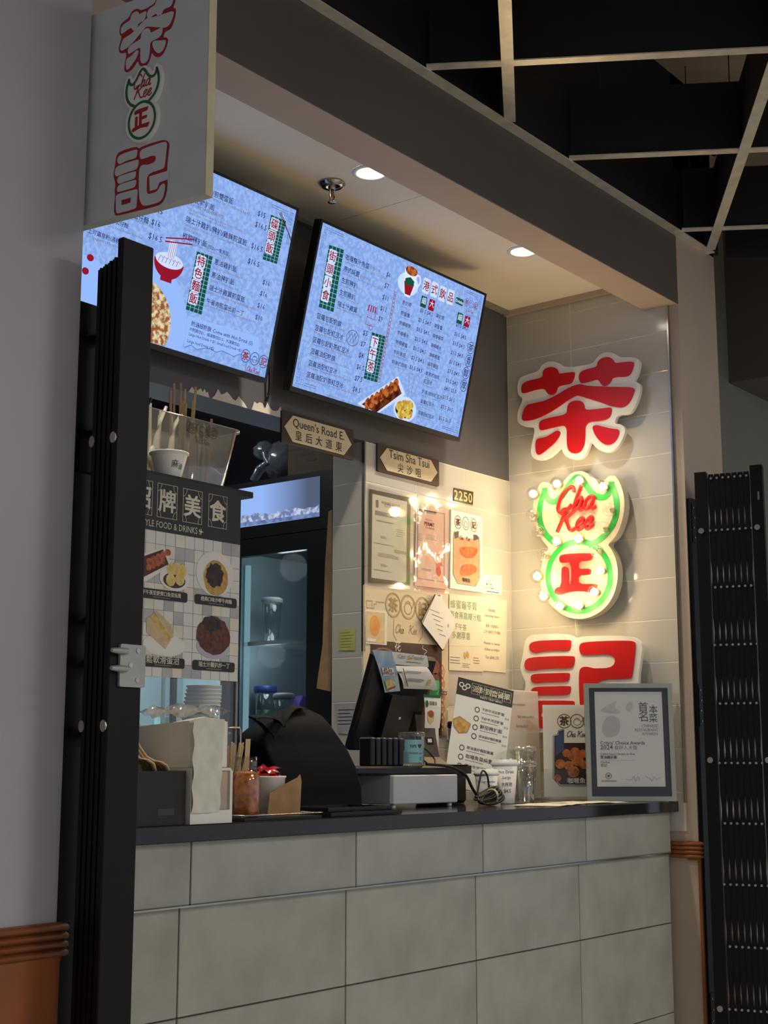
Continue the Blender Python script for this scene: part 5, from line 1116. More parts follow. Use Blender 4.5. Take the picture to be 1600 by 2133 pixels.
part(MB().obox(pm, X0, Z0, X1, Z1, -.006, 0), 'panel', BW, t)
zh = pm.at(500, 1135)[1]
hd = part(MB().quad(pm, X0, zh, X1, Z1, .0004), 'header', MBK, t)
cw = .0335; g1, g2, g3 = MB(), MB(), MB(); z = zh; r = 0
nx = int((X1 - X0) / cw) + 1
for j in range(11):
    zz = zh - j * cw * .98
    if zz < Z0: break
    g3.quad(pm, X0, zz - .0008, X1, zz, .0006)
    for i in range(nx):
        xa, xb = X1 - (i + 1) * cw, X1 - i * cw; xa = max(xa, X0); za = max(zz - cw * .98, Z0); k = random.random()
        if xb - xa < .004 or zz - za < .004: continue
        if k < .30: g1.quad(pm, xa, za, xb, zz - .0008, .0004)
        elif k < .5: g2.quad(pm, xa, za, xb, zz - .0008, .0004)
for i in range(1, nx): g3.quad(pm, X1 - i * cw - .0004, Z0, X1 - i * cw + .0004, zh, .0006)
part(g1, 'grey_squares', BG1, t, kind='stuff'); part(g2, 'cream_squares', BG2, t, kind='stuff'); part(g3, 'grid_lines', BLN, t, kind='stuff')
CRM = mat('board_cream_ink', (222, 216, 196), .5)
fB = cr(160, 980, 2.857)
for i, ch in enumerate('港式招牌美食'):
    x = 838 - (5 - i) * 150; y = 245 - (5 - i) * 30
    u, v = pm.at(*fB((x, y))); w_ = .0335; hh = .043; mb = MB()
    mb.ribbon(pm, [Vector((u - w_, v - hh)), Vector((u + w_, v - hh)), Vector((u + w_, v + hh)), Vector((u - w_, v + hh))], .0018, .0008, None, True)
    for sx in (-1, 1):
        for sy in (-1, 1): mb.ribbon(pm, [Vector((u + sx * (w_ - .013 * math.cos(a)), v + sy * (hh - .02 * math.sin(a)))) for a in (k * math.pi / 10 for k in range(6))], .0012, .0008)
    if u - w_ > X0 + .005: part(mb, 'header_cell', CRM, hd); part(text(MB(), pm, ch, u, v - .022, size=.060, align='c', bold=.028, h=.001, res=2), 'header_character', CRM, hd)
q = pm.at(*fB((428, 325))); r = pm.at(*fB((716, 372))); k = r[0] - q[0]
part(text(MB(), pm, 'HONG KONG STYLE FOOD & DRINKS', r[0], q[1] - .002, w=k * 1.95, size=.024, align='r', h=.001, res=2), 'header_line', CRM, hd)
mb = MB()
for (x, y, s) in ((738, 365, .010), (728, 355, .004), (730, 378, .004)):
    u, v = pm.at(*fB((x, y))); mb.poly(pm, [(u + s * a, v + s * b) for a, b in ((0, 1), (-.2, .2), (-1, 0), (-.2, -.2), (0, -1), (.2, -.2), (1, 0), (.2, .2))], .001)
part(mb, 'sparkle', CRM, hd)
# dishes printed on the board
def pe(c, rx, ry, mt, name, h, jit=0, rot=0, par=None): return blob(pm, fB, c, rx, ry, mt, name, par or t, h, 28, jit, rot)
PLT_ = mat('plate_print', (232, 230, 222), .45, var=.03); CAPB = mat('caption_black', (34, 36, 34), .45)
FB = mat('fishball_print', (190, 104, 60), .45, var=.3, scale=90, col2=(140, 62, 30)); SAUCE = mat('brown_sauce_print', (84, 40, 22), .4, var=.3, scale=60); SIU = mat('siumai_print', (214, 182, 84), .45, var=.25, scale=70, col2=(226, 214, 160)); NOO = mat('noodle_print', (206, 168, 84), .45, var=.25, scale=60, col2=(170, 118, 48)); BEEF = mat('beef_print', (62, 44, 40), .5, var=.4, scale=60); BREAD = mat('sandwich_bread_print', (214, 192, 150), .5, var=.12, scale=60); EGG = mat('sandwich_egg_print', (224, 190, 92), .5, var=.2, scale=90); FRY = mat('fried_noodle_print', (110, 62, 34), .5, var=.4, scale=90, col2=(60, 32, 18)); BOWLP = mat('bowl_print', (190, 190, 204), .45)
patch(pm, fB, [(330, 515), (520, 455), (560, 565), (410, 660), (330, 690)], PLT_, t, 'tray_print', .0010); patch(pm, fB, [(340, 530), (512, 470), (545, 558), (405, 630), (340, 655)], SAUCE, t, 'sauce_print', .0012)
for k in range(9):
    c = (428 + (k % 5) * 28 - (k // 5) * 4, 540 - (k % 5) * 13 + (k // 5) * 38); pe(c, 17, 20, FB, 'fish_ball_print', .0014 + .0001 * k)
pe((580, 640), 88, 78, PLT_, 'plate_print', .0016); pe((578, 655), 66, 46, SAUCE, 'sauce_print', .0018)
for k, c in enumerate(((560, 590), (592, 585), (625, 600), (555, 652), (610, 648))): pe(c, 28, 38, SIU, 'siu_mai_print', .0020 + .0001 * k, .05)
pe((822, 615), 110, 133, PLT_, 'plate_print', .0010); pe((825, 640), 72, 106, NOO, 'noodle_print', .0012, .03); pe((818, 625), 52, 72, BEEF, 'beef_print', .0015, .12)
pe((520, 1040), 125, 68, PLT_, 'plate_print', .0010)
patch(pm, fB, [(410, 880), (415, 965), (525, 1065), (560, 1000), (500, 930), (430, 870)], BREAD, t, 'bread_print', .0014); patch(pm, fB, [(430, 868), (458, 850), (560, 990), (545, 1010)], EGG, t, 'egg_print', .0016); patch(pm, fB, [(455, 840), (470, 828), (560, 920), (575, 990), (560, 1000)], BREAD, t, 'bread_print', .0015)
pe((812, 1050), 98, 72, BOWLP, 'bowl_print', .0010); pe((812, 985), 98, 112, FRY, 'fried_noodle_print', .0013, .06); pe((800, 915), 55, 45, BEEF, 'chicken_print', .0015, .15)
pe((120, 640), 110, 120, PLT_, 'plate_print', .0010); pe((122, 645), 75, 85, NOO, 'noodle_print', .0012, .05); pe((60, 1000), 110, 100, PLT_, 'plate_print', .0010); pe((62, 1005), 72, 64, FB, 'dish_print', .0012, .08)
for (s, xa, ya, xb, yb, off) in (('下午茶至愛彈口魚蛋燒賣', 340, 705, 655, 775, 0), ('經典口味沙嗲牛肉麵', 700, 745, 948, 812, 0), ('鬆軟滑蛋治', 372, 1112, 638, 1172, 0), ('瑞士汁雞扒炒一丁', 686, 1135, 936, 1195, 0), ('香滑奶茶配餐', 40, 640, 300, 705, 40)):
    a = pm.at(*fB((xa, (ya + yb) / 2))); b = pm.at(*fB((xb, (ya + yb) / 2))); v = (a[1] + b[1]) / 2 - (.004 if off else 0); hh = .0125
    cp = part(MB().rrect(pm, max(a[0], X0 + .004), v - hh, b[0], v + hh, .006, .0026), 'caption', CAPB, t)
    mb = text(MB(), pm, s, (a[0] + b[0]) / 2, v - .002, w=(b[0] - a[0]) * .74, align='c', bold=.012, h=.003, res=2); part(mb, 'caption_lettering', CRM, cp)
    part(MB().quad(pm, (a[0] + b[0]) / 2 - .028, v - .0085, (a[0] + b[0]) / 2 + .028, v - .0065, .003), 'caption_line', INKG, cp)
# ------------------------------------------------------------------ things on the top shelf
SH = 1.967
t = thing('utensil_tub', 'large clear plastic tub of takeaway utensils on top shelf', 'tub', (2.6, 2.79, SH))
TUB = clear('tub_plastic', (226, 224, 212), .22, .10, (214, 208, 190))
lv = [(2.590, 2.795, .150, .075, SH, .03), (2.592, 2.795, .160, .078, SH + .02, .035), (2.606, 2.795, .190, .088, SH + .186, .04), (2.608, 2.795, .198, .093, SH + .189, .042), (2.608, 2.795, .198, .093, SH + .194, .042), (2.606, 2.795, .188, .086, SH + .193, .04)]
part(loft(MB(), lv, 6), 'tub_wall', TUB, t)
lgp = Panel((2.52, 2.705, SH), (1, 0, 0), (0, .03, 1)); part(MB(), 'x', TUB, t) if 0 else None
LGM = mat('tub_print', (92, 84, 70), .5)
u0, v0 = lgp.at(420, 895)
logo3(lgp, u0, v0, .020, LGM, LGM, t, .004, False)
def stickset(n, name, label, cat, grp, mt, cx, cy, sx, sy, top, r, seg=5, lean=.05, jt=.02):
    for k in range(n):
        an = k * 2.39996; q = math.sqrt((k + .5) / n); dx, dy = sx * q * math.cos(an), sy * q * math.sin(an)
        solo(MB().tube([(cx + dx * .75, cy + dy * .75, SH + .012), (cx + dx * 1.15, cy + dy * 1.15, top + random.uniform(-jt, jt))], r, seg), name, mt, label, cat, grp)
DWOOD = mat('dark_bamboo', (128, 104, 74), .55, var=.2, scale=30); SLEEVE = mat('paper_sleeve_white', (224, 218, 206), .7, var=.05, bump=.2); SPOON = mat('clear_grey_plastic_spoon', (212, 208, 198), .3, var=.05)
stickset(9, 'wooden_fork', 'brown wooden fork handle standing in the clear tub', 'fork', 'brown utensils in the clear tub', DWOOD, 2.615, 2.768, .055, .028, SH + .275, .0038, 5, 0, .03)
stickset(9, 'wrapped_chopsticks', 'white paper wrapped chopsticks in the clear tub', 'chopsticks', 'wrapped chopsticks in the clear tub', SLEEVE, 2.585, 2.838, .075, .022, SH + .235, .0048, 4)
stickset(4, 'wooden_knife', 'wooden knife leaning at the tub edge beside the plastic bag', 'knife', 'knives at the tub edge', DWOOD, 2.728, 2.80, .026, .04, SH + .225, .005, 4, .1, .008)
for k, (x, z) in enumerate(((2.440, .235), (2.495, .222), (2.55, .212))):
    mb = MB().tube([(x + .02, 2.755, SH + .10), (x + .022, 2.752, SH + .14), (x + .03, 2.75, SH + .18), (x + .05, 2.75, SH + z)], [.010, .007, .0055, .0045], 7).ball((x + .018, 2.757, SH + .075), .024, 12, 8, (1, .45, 1.5))
    solo(mb, 'soup_spoon', SPOON, 'pale plastic soup spoon standing in the clear tub', 'spoon', 'soup spoons in the clear tub')
for k in range(8):
    x = 2.425 + .0085 * k; z1 = 2.205 + .004 * (k % 3); tt = thing('chopstick_pair', 'bamboo chopsticks in red printed wrapper beside the tub', 'chopsticks', (x, 2.93, SH), 'red wrapped chopsticks on the shelf')
    tt.location = (x, 2.885 - .002 * (k % 2), SH)
    part(MB().box((x, 2.882, SH), (x + .0065, 2.889, z1 - .03)), 'sticks', mat('bamboo_pale', (196, 158, 106), .55, var=.15), tt); part(MB().box((x - .0006, 2.8812, z1 - .0298), (x + .0071, 2.8898, z1 + .004)), 'red_wrapper', mat('wrapper_red', (150, 40, 62), .4, var=.4, scale=90, col2=(224, 196, 190)), tt)
t = thing('sesame_oil_bowl', 'white takeaway bowl marked 麻油 on the top shelf', 'bowl', (2.478, 2.662, SH)); BC = (2.478, 2.662, SH)
part(MB().lathe(BC, [(.0001, .002), (.030, .002), (.030, 0), (.032, 0), (.033, .006), (.046, .058), (.0475, .064), (.052, .066), (.052, .070), (.046, .070), (.032, .010), (.0001, .008)], 28), 'bowl', WHP, t)
cy = Cyl(BC, .033, .047, .066); mb = text(MB(), cy, '麻', .008, .027, size=.022, h=.0012, res=2); part(mb, 'handwriting', INK, t); part(text(MB(), cy, '油', .030, .024, size=.017, h=.0014, res=2), 'handwriting', INK, t)
# ------------------------------------------------------------------ glass door fridge in the kitchen
XF = 3.90; FY0, FY1, FZ = 3.305, 3.87, 2.312
PFr = px_(XF); FRB = mat('fridge_black', (12, 13, 17), .35, var=.1); FIN = mat('fridge_liner', (150, 164, 172), .45, var=.06)
t = thing('display_fridge', 'black glass door fridge with lit mountain header in kitchen', 'fridge', (4.2, 3.59, 0))
bd = MB().box((XF + .03, FY0, 0), (4.5, FY0 + .03, FZ)).box((XF + .03, FY1 - .03, 0), (4.5, FY1, FZ)).box((4.47, FY0 + .03, 0), (4.5, FY1 - .03, FZ)).box((XF + .03, FY0 + .03, FZ - .03), (4.47, FY1 - .03, FZ)).box((XF + .03, FY0 + .03, 0), (4.47, FY1 - .03, .16)).box((XF + .03, FY0 + .03, 2.05), (4.47, FY1 - .03, 2.09))
part(bd, 'cabinet', FRB, t)
part(MB().box((4.45, FY0 + .031, .17), (4.469, FY1 - .031, 2.049)).box((XF + .06, FY1 - .045, .17), (4.449, FY1 - .031, 2.049)).box((XF + .06, FY0 + .031, .17), (4.449, FY0 + .04, 2.049)), 'liner', FIN, t)
part(MB().box((XF, FY0, 2.091), (XF + .0295, FY1, FZ)), 'header_box', FRB, t)
def hd_(px, py): return PFr.at(px, py)
a = hd_(667, 992); b = hd_(667, 1076); 
L0, L1, V0, V1 = -(FY1 - .02), a[0], b[1], a[1]
M = bpy.data.materials.new('lit_header'); M.use_nodes = True; nt = M.node_tree; [nt.nodes.remove(n) for n in list(nt.nodes)]
o_ = nt.nodes.new('ShaderNodeOutputMaterial'); e_ = nt.nodes.new('ShaderNodeEmission'); tc = nt.nodes.new('ShaderNodeTexCoord'); sp = nt.nodes.new('ShaderNodeSeparateXYZ'); rp = nt.nodes.new('ShaderNodeValToRGB'); mr = nt.nodes.new('ShaderNodeMapRange')
nt.links.new(tc.outputs['Generated'], sp.inputs[0]); nt.links.new(sp.outputs['Y'], mr.inputs[0]); nt.links.new(mr.outputs[0], rp.inputs[0]); nt.links.new(rp.outputs[0], e_.inputs[0]); nt.links.new(e_.outputs[0], o_.inputs[0])
rp.color_ramp.elements[0].color = rgb((84, 96, 122)); rp.color_ramp.elements[1].color = rgb((150, 184, 248)); rp.color_ramp.elements[0].position = .12; rp.color_ramp.elements[1].position = .62
hp = part(MB().obox(PFr, L0, V0, L1, V1, .0005, .004), 'lit_header', M, t)
mb = MB(); n = 26; us = [L0 + (L1 - L0) * i / n for i in range(n + 1)]; base = V0 + .038
part(MB().poly(PFr, [(L0, V0 + .012), (L1, V0 + .012)] + [(u, base + random.uniform(-.004, .012)) for u in reversed(us)], .0045), 'snow_mountains', emit('header_snow', (196, 206, 232), 1, scale=50, col2=(110, 124, 170)), hp)
part(MB().quad(PFr, L0, V0 + .001, L1, V0 + .016, .0047), 'lake', emit('header_lake', (88, 104, 150), 1, scale=30, col2=(120, 140, 190)), hp)
# door
g0 = hd_(640, 1145); g1 = hd_(513, 1165)
dr = MB(); u0, u1, v0, v1 = -(FY1 - .05), g0[0], .30, 2.022
part(MB().poly(PFr, [(-FY1, .17), (-FY0, .17), (-FY0, 2.088), (-FY1, 2.088)], -.028, 0, [[(u0, v0), (u0, v1), (u1, v1), (u1, v0)]]), 'door_frame', FRB, t)
part(MB().obox(PFr, u0, v0, u1, v1, -.016, -.012), 'door_pane', clear('fridge_glass', (216, 224, 226), .18, .015, (150, 170, 180)), t)
part(MB().box((XF + .07, 3.795, .3), (XF + .082, 3.815, 2.0)), 'led_strip', emit('fridge_led', (176, 214, 224), 1.0), t)
SHW = mat('fridge_shelf_wire', (196, 206, 210), .35, .4)
for z in (1.69, 1.33):
    mb = MB()
    for k in range(14): mb.box((XF + .075, FY0 + .05 + k * .0345, z), (4.44, FY0 + .054 + k * .0345, z + .005))
    mb.box((XF + .070, FY0 + .045, z - .006), (XF + .076, FY1 - .05, z + .010)).box((4.441, FY0 + .045, z - .004), (4.446, FY1 - .05, z + .006))
    part(mb, 'shelf', SHW, t)
l = bpy.data.lights.new('fridge_lamp', 'POINT'); l.energy = 1.2; l.color = (.9, .97, 1.0); l.shadow_soft_size = .06
o = bpy.data.objects.new('fridge_lamp', l); COL.objects.link(o); o.location = (4.0, 3.60, 1.98)
o2 = bpy.data.objects.new('fridge_lamp', l); COL.objects.link(o2); o2.location = (3.99, 3.70, 1.65)
CUPC = clear('cup_clear', (236, 242, 238), .2, .05, (200, 220, 214)); LIDW = mat('lid_white', (226, 230, 228), .4)
def fcup(label, px, pybase, zbase, x, r, hgt, liq=None):
    y = x * math.tan(YAW - math.atan((px - 800) / 2985.0)); c = (x, y, zbase)
    tt = thing('iced_drink_cup', label, 'cup', c)
    part(MB().lathe(c, [(.0001, .001), (r * .68, .001), (r, hgt), (r * .98, hgt)], 20), 'cup_wall', CUPC, tt)
    part(MB().lathe(c, [(r * 1.06, hgt - .004), (r * 1.08, hgt + .004), (r * 1.02, hgt + .012), (r * .8, hgt + .016), (.0001, hgt + .016)], 20), 'lid', LIDW, tt)
    if liq: part(MB().lathe(c, [(.0001, .003), (r * .66, .003), (r * (.67 + .3 * liq[0]), hgt * liq[0]), (.0001, hgt * liq[0])], 20), 'drink', liq[1], tt)
LIM = mat('lime_drink', (150, 176, 92), .3)
fcup('empty clear cup with white lid on the upper fridge shelf', 562, 1325, 1.7005, 4.02, .040, .155)
fcup('half full cup of lime drink on the lower fridge shelf', 590, 1480, 1.3405, 4.02, .040, .145, (.62, LIM))
y = 4.03 * math.tan(YAW - math.atan((551 - 800) / 2985.0))
t = thing('water_jug', 'clear jug of green leaves on the lower fridge shelf', 'jug', (4.03, y, 1.3405)); part(MB().lathe((4.03, y, 1.3405), [(.0001, .001), (.038, .001), (.043, .17), (.041, .17)], 20), 'jug_wall', CUPC, t); part(MB().lathe((4.03, y, 1.3405), [(.0001, .004), (.035, .004), (.038, .10), (.0001, .10)], 18), 'green_water', mat('green_water', (120, 160, 120), .3, var=.3, scale=30), t); part(MB().lathe((4.03, y, 1.3405), [(.045, .168), (.045, .19), (.0001, .195)], 18), 'blue_lid', mat('blue_lid', (50, 70, 160), .4), t)
y = 4.2 * math.tan(YAW - math.atan((621 - 800) / 2985.0))
solo(loft(MB(), [(4.2, y, .03, .03, 1.3405, .008), (4.2, y, .03, .03, 1.47, .008), (4.2, y, .006, .028, 1.50, .003)], 3), 'drink_carton', mat('purple_carton', (86, 70, 176), .4, var=.3, scale=40, col2=(150, 110, 200)), 'purple drink carton on the lower fridge shelf', 'carton')
# on top of the fridge: carton and the knotted plastic bag
ya, yb = XF * math.tan(YAW - math.atan((692 - 800) / 2985.0)), XF * math.tan(YAW - math.atan((592 - 800) / 2985.0))
t = thing('cardboard_box', 'brown cardboard carton on top of the black fridge', 'box', (4.1, 3.44, FZ)); BX = mat('dim_cardboard', (120, 102, 80), .8, var=.08, scale=20)
part(MB().box((XF + .035, 3.31, FZ + .0005), (4.3, 3.565, FZ + .19)), 'carton', BX, t)
pbx = px_(XF + .035); 
for (x, y, w_) in ((615, 938, .07), (640, 948, .06), (650, 960, .045)): 
    q = pbx.at(x, y); part(MB().quad(pbx, q[0] - w_ / 2, q[1], q[0] + w_ / 2, q[1] + .008, .0006), 'printed_line', INK, t)
t = thing('plastic_bag', 'knotted grey plastic bag of packaging on the black fridge', 'bag', (3.99, 3.70, FZ)); PBAG = clear('cloudy_plastic', (206, 212, 222), .2, .55, (196, 204, 218), .2, .8)
random.seed(11)
part(MB().ball((4.02, 3.665, FZ + .088), .092, 22, 14, (.75, .95, .95), .07), 'bag_bulk', PBAG, t); part(MB().ball((4.03, 3.67, FZ + .080), .075, 14, 9, (.7, .95, .95), .14), 'contents', mat('bag_contents', (62, 56, 52), .5, var=.4, scale=30), t)
part(MB().ball((3.98, 3.735, FZ + .140), .044, 16, 10, (.7, 1.1, .8), .12), 'bag_ear', PBAG, t); part(MB().tube([(3.965, 3.70, FZ + .085), (3.96, 3.735, FZ + .06), (3.955, 3.765, FZ + .018)], [.012, .020, .016], 10), 'bag_ear', PBAG, t); part(MB().tube([(3.97, 3.715, FZ + .125), (3.962, 3.705, FZ + .10), (3.968, 3.695, FZ + .08)], [.018, .012, .02], 10), 'knot', PBAG, t)
# flattened cardboard between fridge and partition
pk = px_(3.86)
uv = [pk.at(*q) for q in ((684, 1066), (690, 1062), (692, 1250), (687, 1440), (659, 1434), (672, 1342), (677, 1180))]
solo(MB().poly(pk, uv[::-1], -.006, 0), 'cardboard_strip', KRAFT, 'folded brown cardboard strip wedged between partition and fridge', 'cardboard')
# ------------------------------------------------------------------ deeper kitchen: lit under-counter cooler, storage
t = thing('prep_cooler', 'low white lit cooler deep in the kitchen', 'cooler', (4.05, 4.4, 0)); CW = mat('cooler_white', (206, 222, 226), .35, var=.05)
part(MB().box((3.62, 4.2, 0), (3.66, 4.7, 2.0)).box((4.46, 4.2, 0), (4.5, 4.7, 2.0)).box((3.66, 4.66, 0), (4.46, 4.7, 2.0)).box((3.66, 4.2, 1.97), (4.46, 4.66, 2.0)).box((3.66, 4.2, 0), (4.46, 4.66, .5)), 'cabinet', CW, t)
part(MB().box((3.67, 4.24, 1.3), (3.69, 4.62, 1.8)), 'led_panel', emit('cooler_led', (190, 228, 240), 1.6), t); part(MB().box((3.661, 4.22, 1.20), (4.459, 4.65, 1.206)), 'shelf', SHW, t)
l = bpy.data.lights.new('cooler_lamp', 'POINT'); l.energy = 5.0; l.color = (.84, .95, 1.0); l.shadow_soft_size = .05
o = bpy.data.objects.new('cooler_lamp', l); COL.objects.link(o); o.location = (3.80, 4.35, 1.55)
for k in range(3):
    x = 3.95 + .16 * k; solo(MB().lathe((x, 4.42, 1.2065), [(.0001, 0), (.04, 0), (.045, .17), (.03, .19), (.03, .22), (.0001, .22)], 14), 'bottle', mat('bottle_teal', (130, 170, 160), .3, var=.2), 'pale green bottle standing on the cooler shelf', 'bottle', 'bottles in the kitchen cooler')
t = thing('storage_bin', 'dark storage bin under the bowl stack behind guard', 'bin', (2.76, 2.83, TOP)); part(MB().bbox((2.68, 2.72, TOP), (2.80, 2.86, 1.325), .005), 'bin_body', BLK, t)
for k in range(9):
    c = Vector((2.735 + .0022 * k, 2.79, 1.3255 + .0105 * k)); Mt = Matrix.Rotation(.10, 4, 'Y')
    prof = [(.0001, 0), (.036, 0), (.0485, .036), (.0515, .038), (.0515, .041), (.047, .0405), (.035, .0035), (.0001, .0035)]
    solo(MB().lathe(c, prof, 22), 'paper_bowl', WHP, 'white paper bowl nested in the stack behind the guard', 'bowl', 'bowls stacked behind the guard')
# ------------------------------------------------------------------ till: drawer, terminal, pagers, tips jar
DRW = mat('drawer_grey_enamel', (206, 208, 210), .35, var=.03)
t = thing('cash_drawer', 'pale grey steel cash drawer under the till terminal', 'cash drawer', (3.6, 2.84, TOP))
part(MB().bbox((3.43, 2.66, TOP + .012), (3.762, 3.02, 1.205), .003), 'case', DRW, t)
for x in (3.45, 3.742):
    for y in (2.68, 3.0): part(MB().lathe((x, y, TOP), [(.0001, 0), (.008, 0), (.009, .012), (.0001, .012)], 10), 'foot', WHP, t)
solo(MB().bbox((3.27, 2.675, 1.2055), (3.77, 3.0, 1.232), .006), 'till_base_tray', BLK, 'flat black tray under the till terminal', 'tray')
t = thing('till_terminal', 'black touch till seen from behind with flyers on top', 'till', (3.69, 2.93, 1.2325)); TB = mat('till_black', (22, 22, 24), .4, var=.1); TG = mat('till_grey_stand', (112, 104, 92), .35, .5, var=.1)
pmn = Panel((3.53, 2.935, 1.285), (1, 0, 0), (0, -.11, .31))
part(MB().bbox((0, -.018, 0), (.335, .014, .325), .008, Matrix((pmn.u, -pmn.n, pmn.v)).transposed().to_4x4().copy() if False else Matrix.Translation(pmn.o) @ Matrix((pmn.u, -pmn.n, pmn.v)).transposed().to_4x4()), 'monitor', TB, t)
part(MB().obox(pmn, .10, .05, .235, .20, .018, .05), 'rear_housing', TB, t)
part(MB().obox(pmn, .165, .12, .175, .128, .0502, .0506), 'label_sticker', PAPER, t)
part(loft(MB(), [(3.70, 2.93, .05, .05, 1.2325, .01), (3.70, 2.935, .035, .03, 1.29, .01), (3.70, 2.935, .03, .02, 1.34, .008)], 3), 'neck', TB, t)
sp = [(2.715, 1.2350), (2.80, 1.2375), (2.835, 1.26), (2.85, 1.33), (2.858, 1.40)]; vs = []; fs = []
for (y, z) in sp: vs += [(3.800, y, z), (3.905, y, z), (3.905, y + .006, z - .004), (3.800, y + .006, z - .004)]
for i in range(len(sp) - 1):
    for b_ in range(4): fs.append((i * 4 + b_, i * 4 + (b_ + 1) % 4, i * 4 + 4 + (b_ + 1) % 4, i * 4 + 4 + b_))
part(MB().add(vs, fs), 'customer_stand', TG, t); part(MB().box((3.795, 2.712, 1.206), (3.915, 2.99, 1.2315)), 'stand_foot', TB, t); part(MB().box((3.80, 2.74, 1.1765), (3.91, 2.96, 1.2058)), 'stand_foot_base', TB, t)
pst = Panel((3.80, 2.850, 1.33), (1, 0, 0), (0, .008, .07)); part(MB().obox(pst, .045, -.055, .085, -.005, .002, .003), 'badge', BLK, t); part(MB().obox(pst, .052, -.022, .075, -.010, .0032, .0036), 'badge_mark', PAPER, t)
# flyers taped on the terminal
pf = pmn.off(.024); fP = cr(700, 1340, 6.1538)
def flyer(label, corners, mt, bend=.0):
    uv = [pf.at(*fP(q)) for q in corners]; cu = sum(q[0] for q in uv) / 4
    tt = thing('taped_flyer', label, 'flyer', pf.w(cu, min(q[1] for q in uv), 0), 'flyers taped to the till')
    A, B, C, D = (Vector(q) for q in uv)     # TL TR BR BL
    def fn(a, b):
        q = (D * (1 - a) + C * a) * (1 - b) + (A * (1 - a) + B * a) * b; return pf.w(q.x, q.y, bend * math.sin(math.pi * (1 - b) * .9) + .004 * (1 - b))
    part(MB().grid(fn, 6, 8), 'sheet', mt, tt); return tt
BLUEF = mat('flyer_blue', (140, 178, 206), .45, var=.3, scale=16, col2=(206, 216, 214))
tt = flyer('blue flyer with toast picture taped to the till', [(465, 85), (715, 100), (805, 605), (610, 625)], BLUEF, .006)
pz = pf.off(.011)
patch(pz, fP, [(585, 310), (735, 315), (755, 410), (605, 415)], PAPER, tt, 'speech_panel'); words(pz, fP, '$9.2ea', (605, 355), (710, 360), INK, tt, .01, .0009); words(pz, fP, '招牌奶油多', (598, 395), (738, 400), INKR, tt, .01, .0009)
u, v = pz.at(*fP((700, 545))); part(MB().ell(pz, u, v, .021, .017, .0007), 'plate_print', PAPER, tt); patch(pz, fP, [(620, 480), (705, 455), (760, 540), (655, 580)], SIU, tt, 'toast_print', .0012); patch(pz, fP, [(655, 580), (760, 540), (755, 570), (665, 605)], FB, tt, 'toast_print', .0012)
tt = flyer('white strip flyer with small print along the till top', [(712, 105), (1165, 160), (1175, 300), (735, 265)], PAPER, .002); words(pf.off(.008), fP, 'Cash  E-Transfer', (790, 190), (1120, 240), INKG, tt, 0); lines(pf.off(.008), fP, 900, 235, 1120, 262, 2, INKG, tt, .0014)
u, v = pf.off(.008).at(*fP((955, 195))); part(MB().ell(pf.off(.008), u, v, .008, .004, .0007), 'mark', MATS['card_yellow'], tt)
tt = flyer('curled white coupon flyer hanging from the till', [(740, 285), (1165, 300), (1275, 585), (840, 570)], PAPER, .014); pz = pf.off(.021); lines(pz, fP, 890, 350, 1110, 400, 2, INKG, tt, .002, .2); lines(pz, fP, 920, 450, 1140, 510, 3, INKG, tt, .002, .3); patch(pz, fP, [(855, 320), (865, 320), (925, 555), (912, 555)], INK, tt, 'rule'); patch(pz, fP, [(780, 360), (845, 365), (850, 385), (788, 382)], INKG, tt, 'stamp'); u, v = pz.at(*fP((1195, 505))); part(MB().ell(pz, u, v, .008, .013, .0008), 'bun_print', SIU, tt)
pf = Panel((3.80, 2.815, 1.33), (1, 0, 0), (0, .0, 1)); 
tt = flyer('green topped bun flyer taped to the customer stand', [(1125, 655), (1345, 665), (1310, 1090), (1120, 1085)], PAPER, .004); pz = pf.off(.009)
patch(pz, fP, [(1125, 655), (1345, 665), (1335, 705), (1120, 690)], SGREEN, tt, 'green_band'); u, v = pz.at(*fP((1215, 960))); part(MB().ell(pz, u, v + .004, .018, .022, .0007), 'bun_print', SIU, tt); part(MB().ell(pz, u, v + .014, .017, .012, .001), 'bun_print', FB, tt); u, v = pz.at(*fP((1165, 775))); part(MB().ell(pz, u, v, .008, .012, .0007), 'emblem', SGREEN, tt); words(pz, fP, '菠蘿油', (1195, 790), (1290, 800), INK, tt, .01)
pf = py_(2.99); GRN = mat('delivery_green', (60, 196, 104), .4)
tt = flyer('bright green delivery sign standing behind the till', [(1225, 470), (1325, 480), (1330, 880), (1150, 880)], GRN, 0.0); words(pf.off(.005), fP, 'Uber Eats', (1170, 650), (1420, 660), INK, tt, .02)
tt['category'] = 'sign'; del tt['group']
tt2 = tt
part(MB().box((tt.location.x - .03, 2.993, 1.2325), (tt.location.x + .03, 3.0, tt.location.z + .02)), 'prop', WHP, tt)
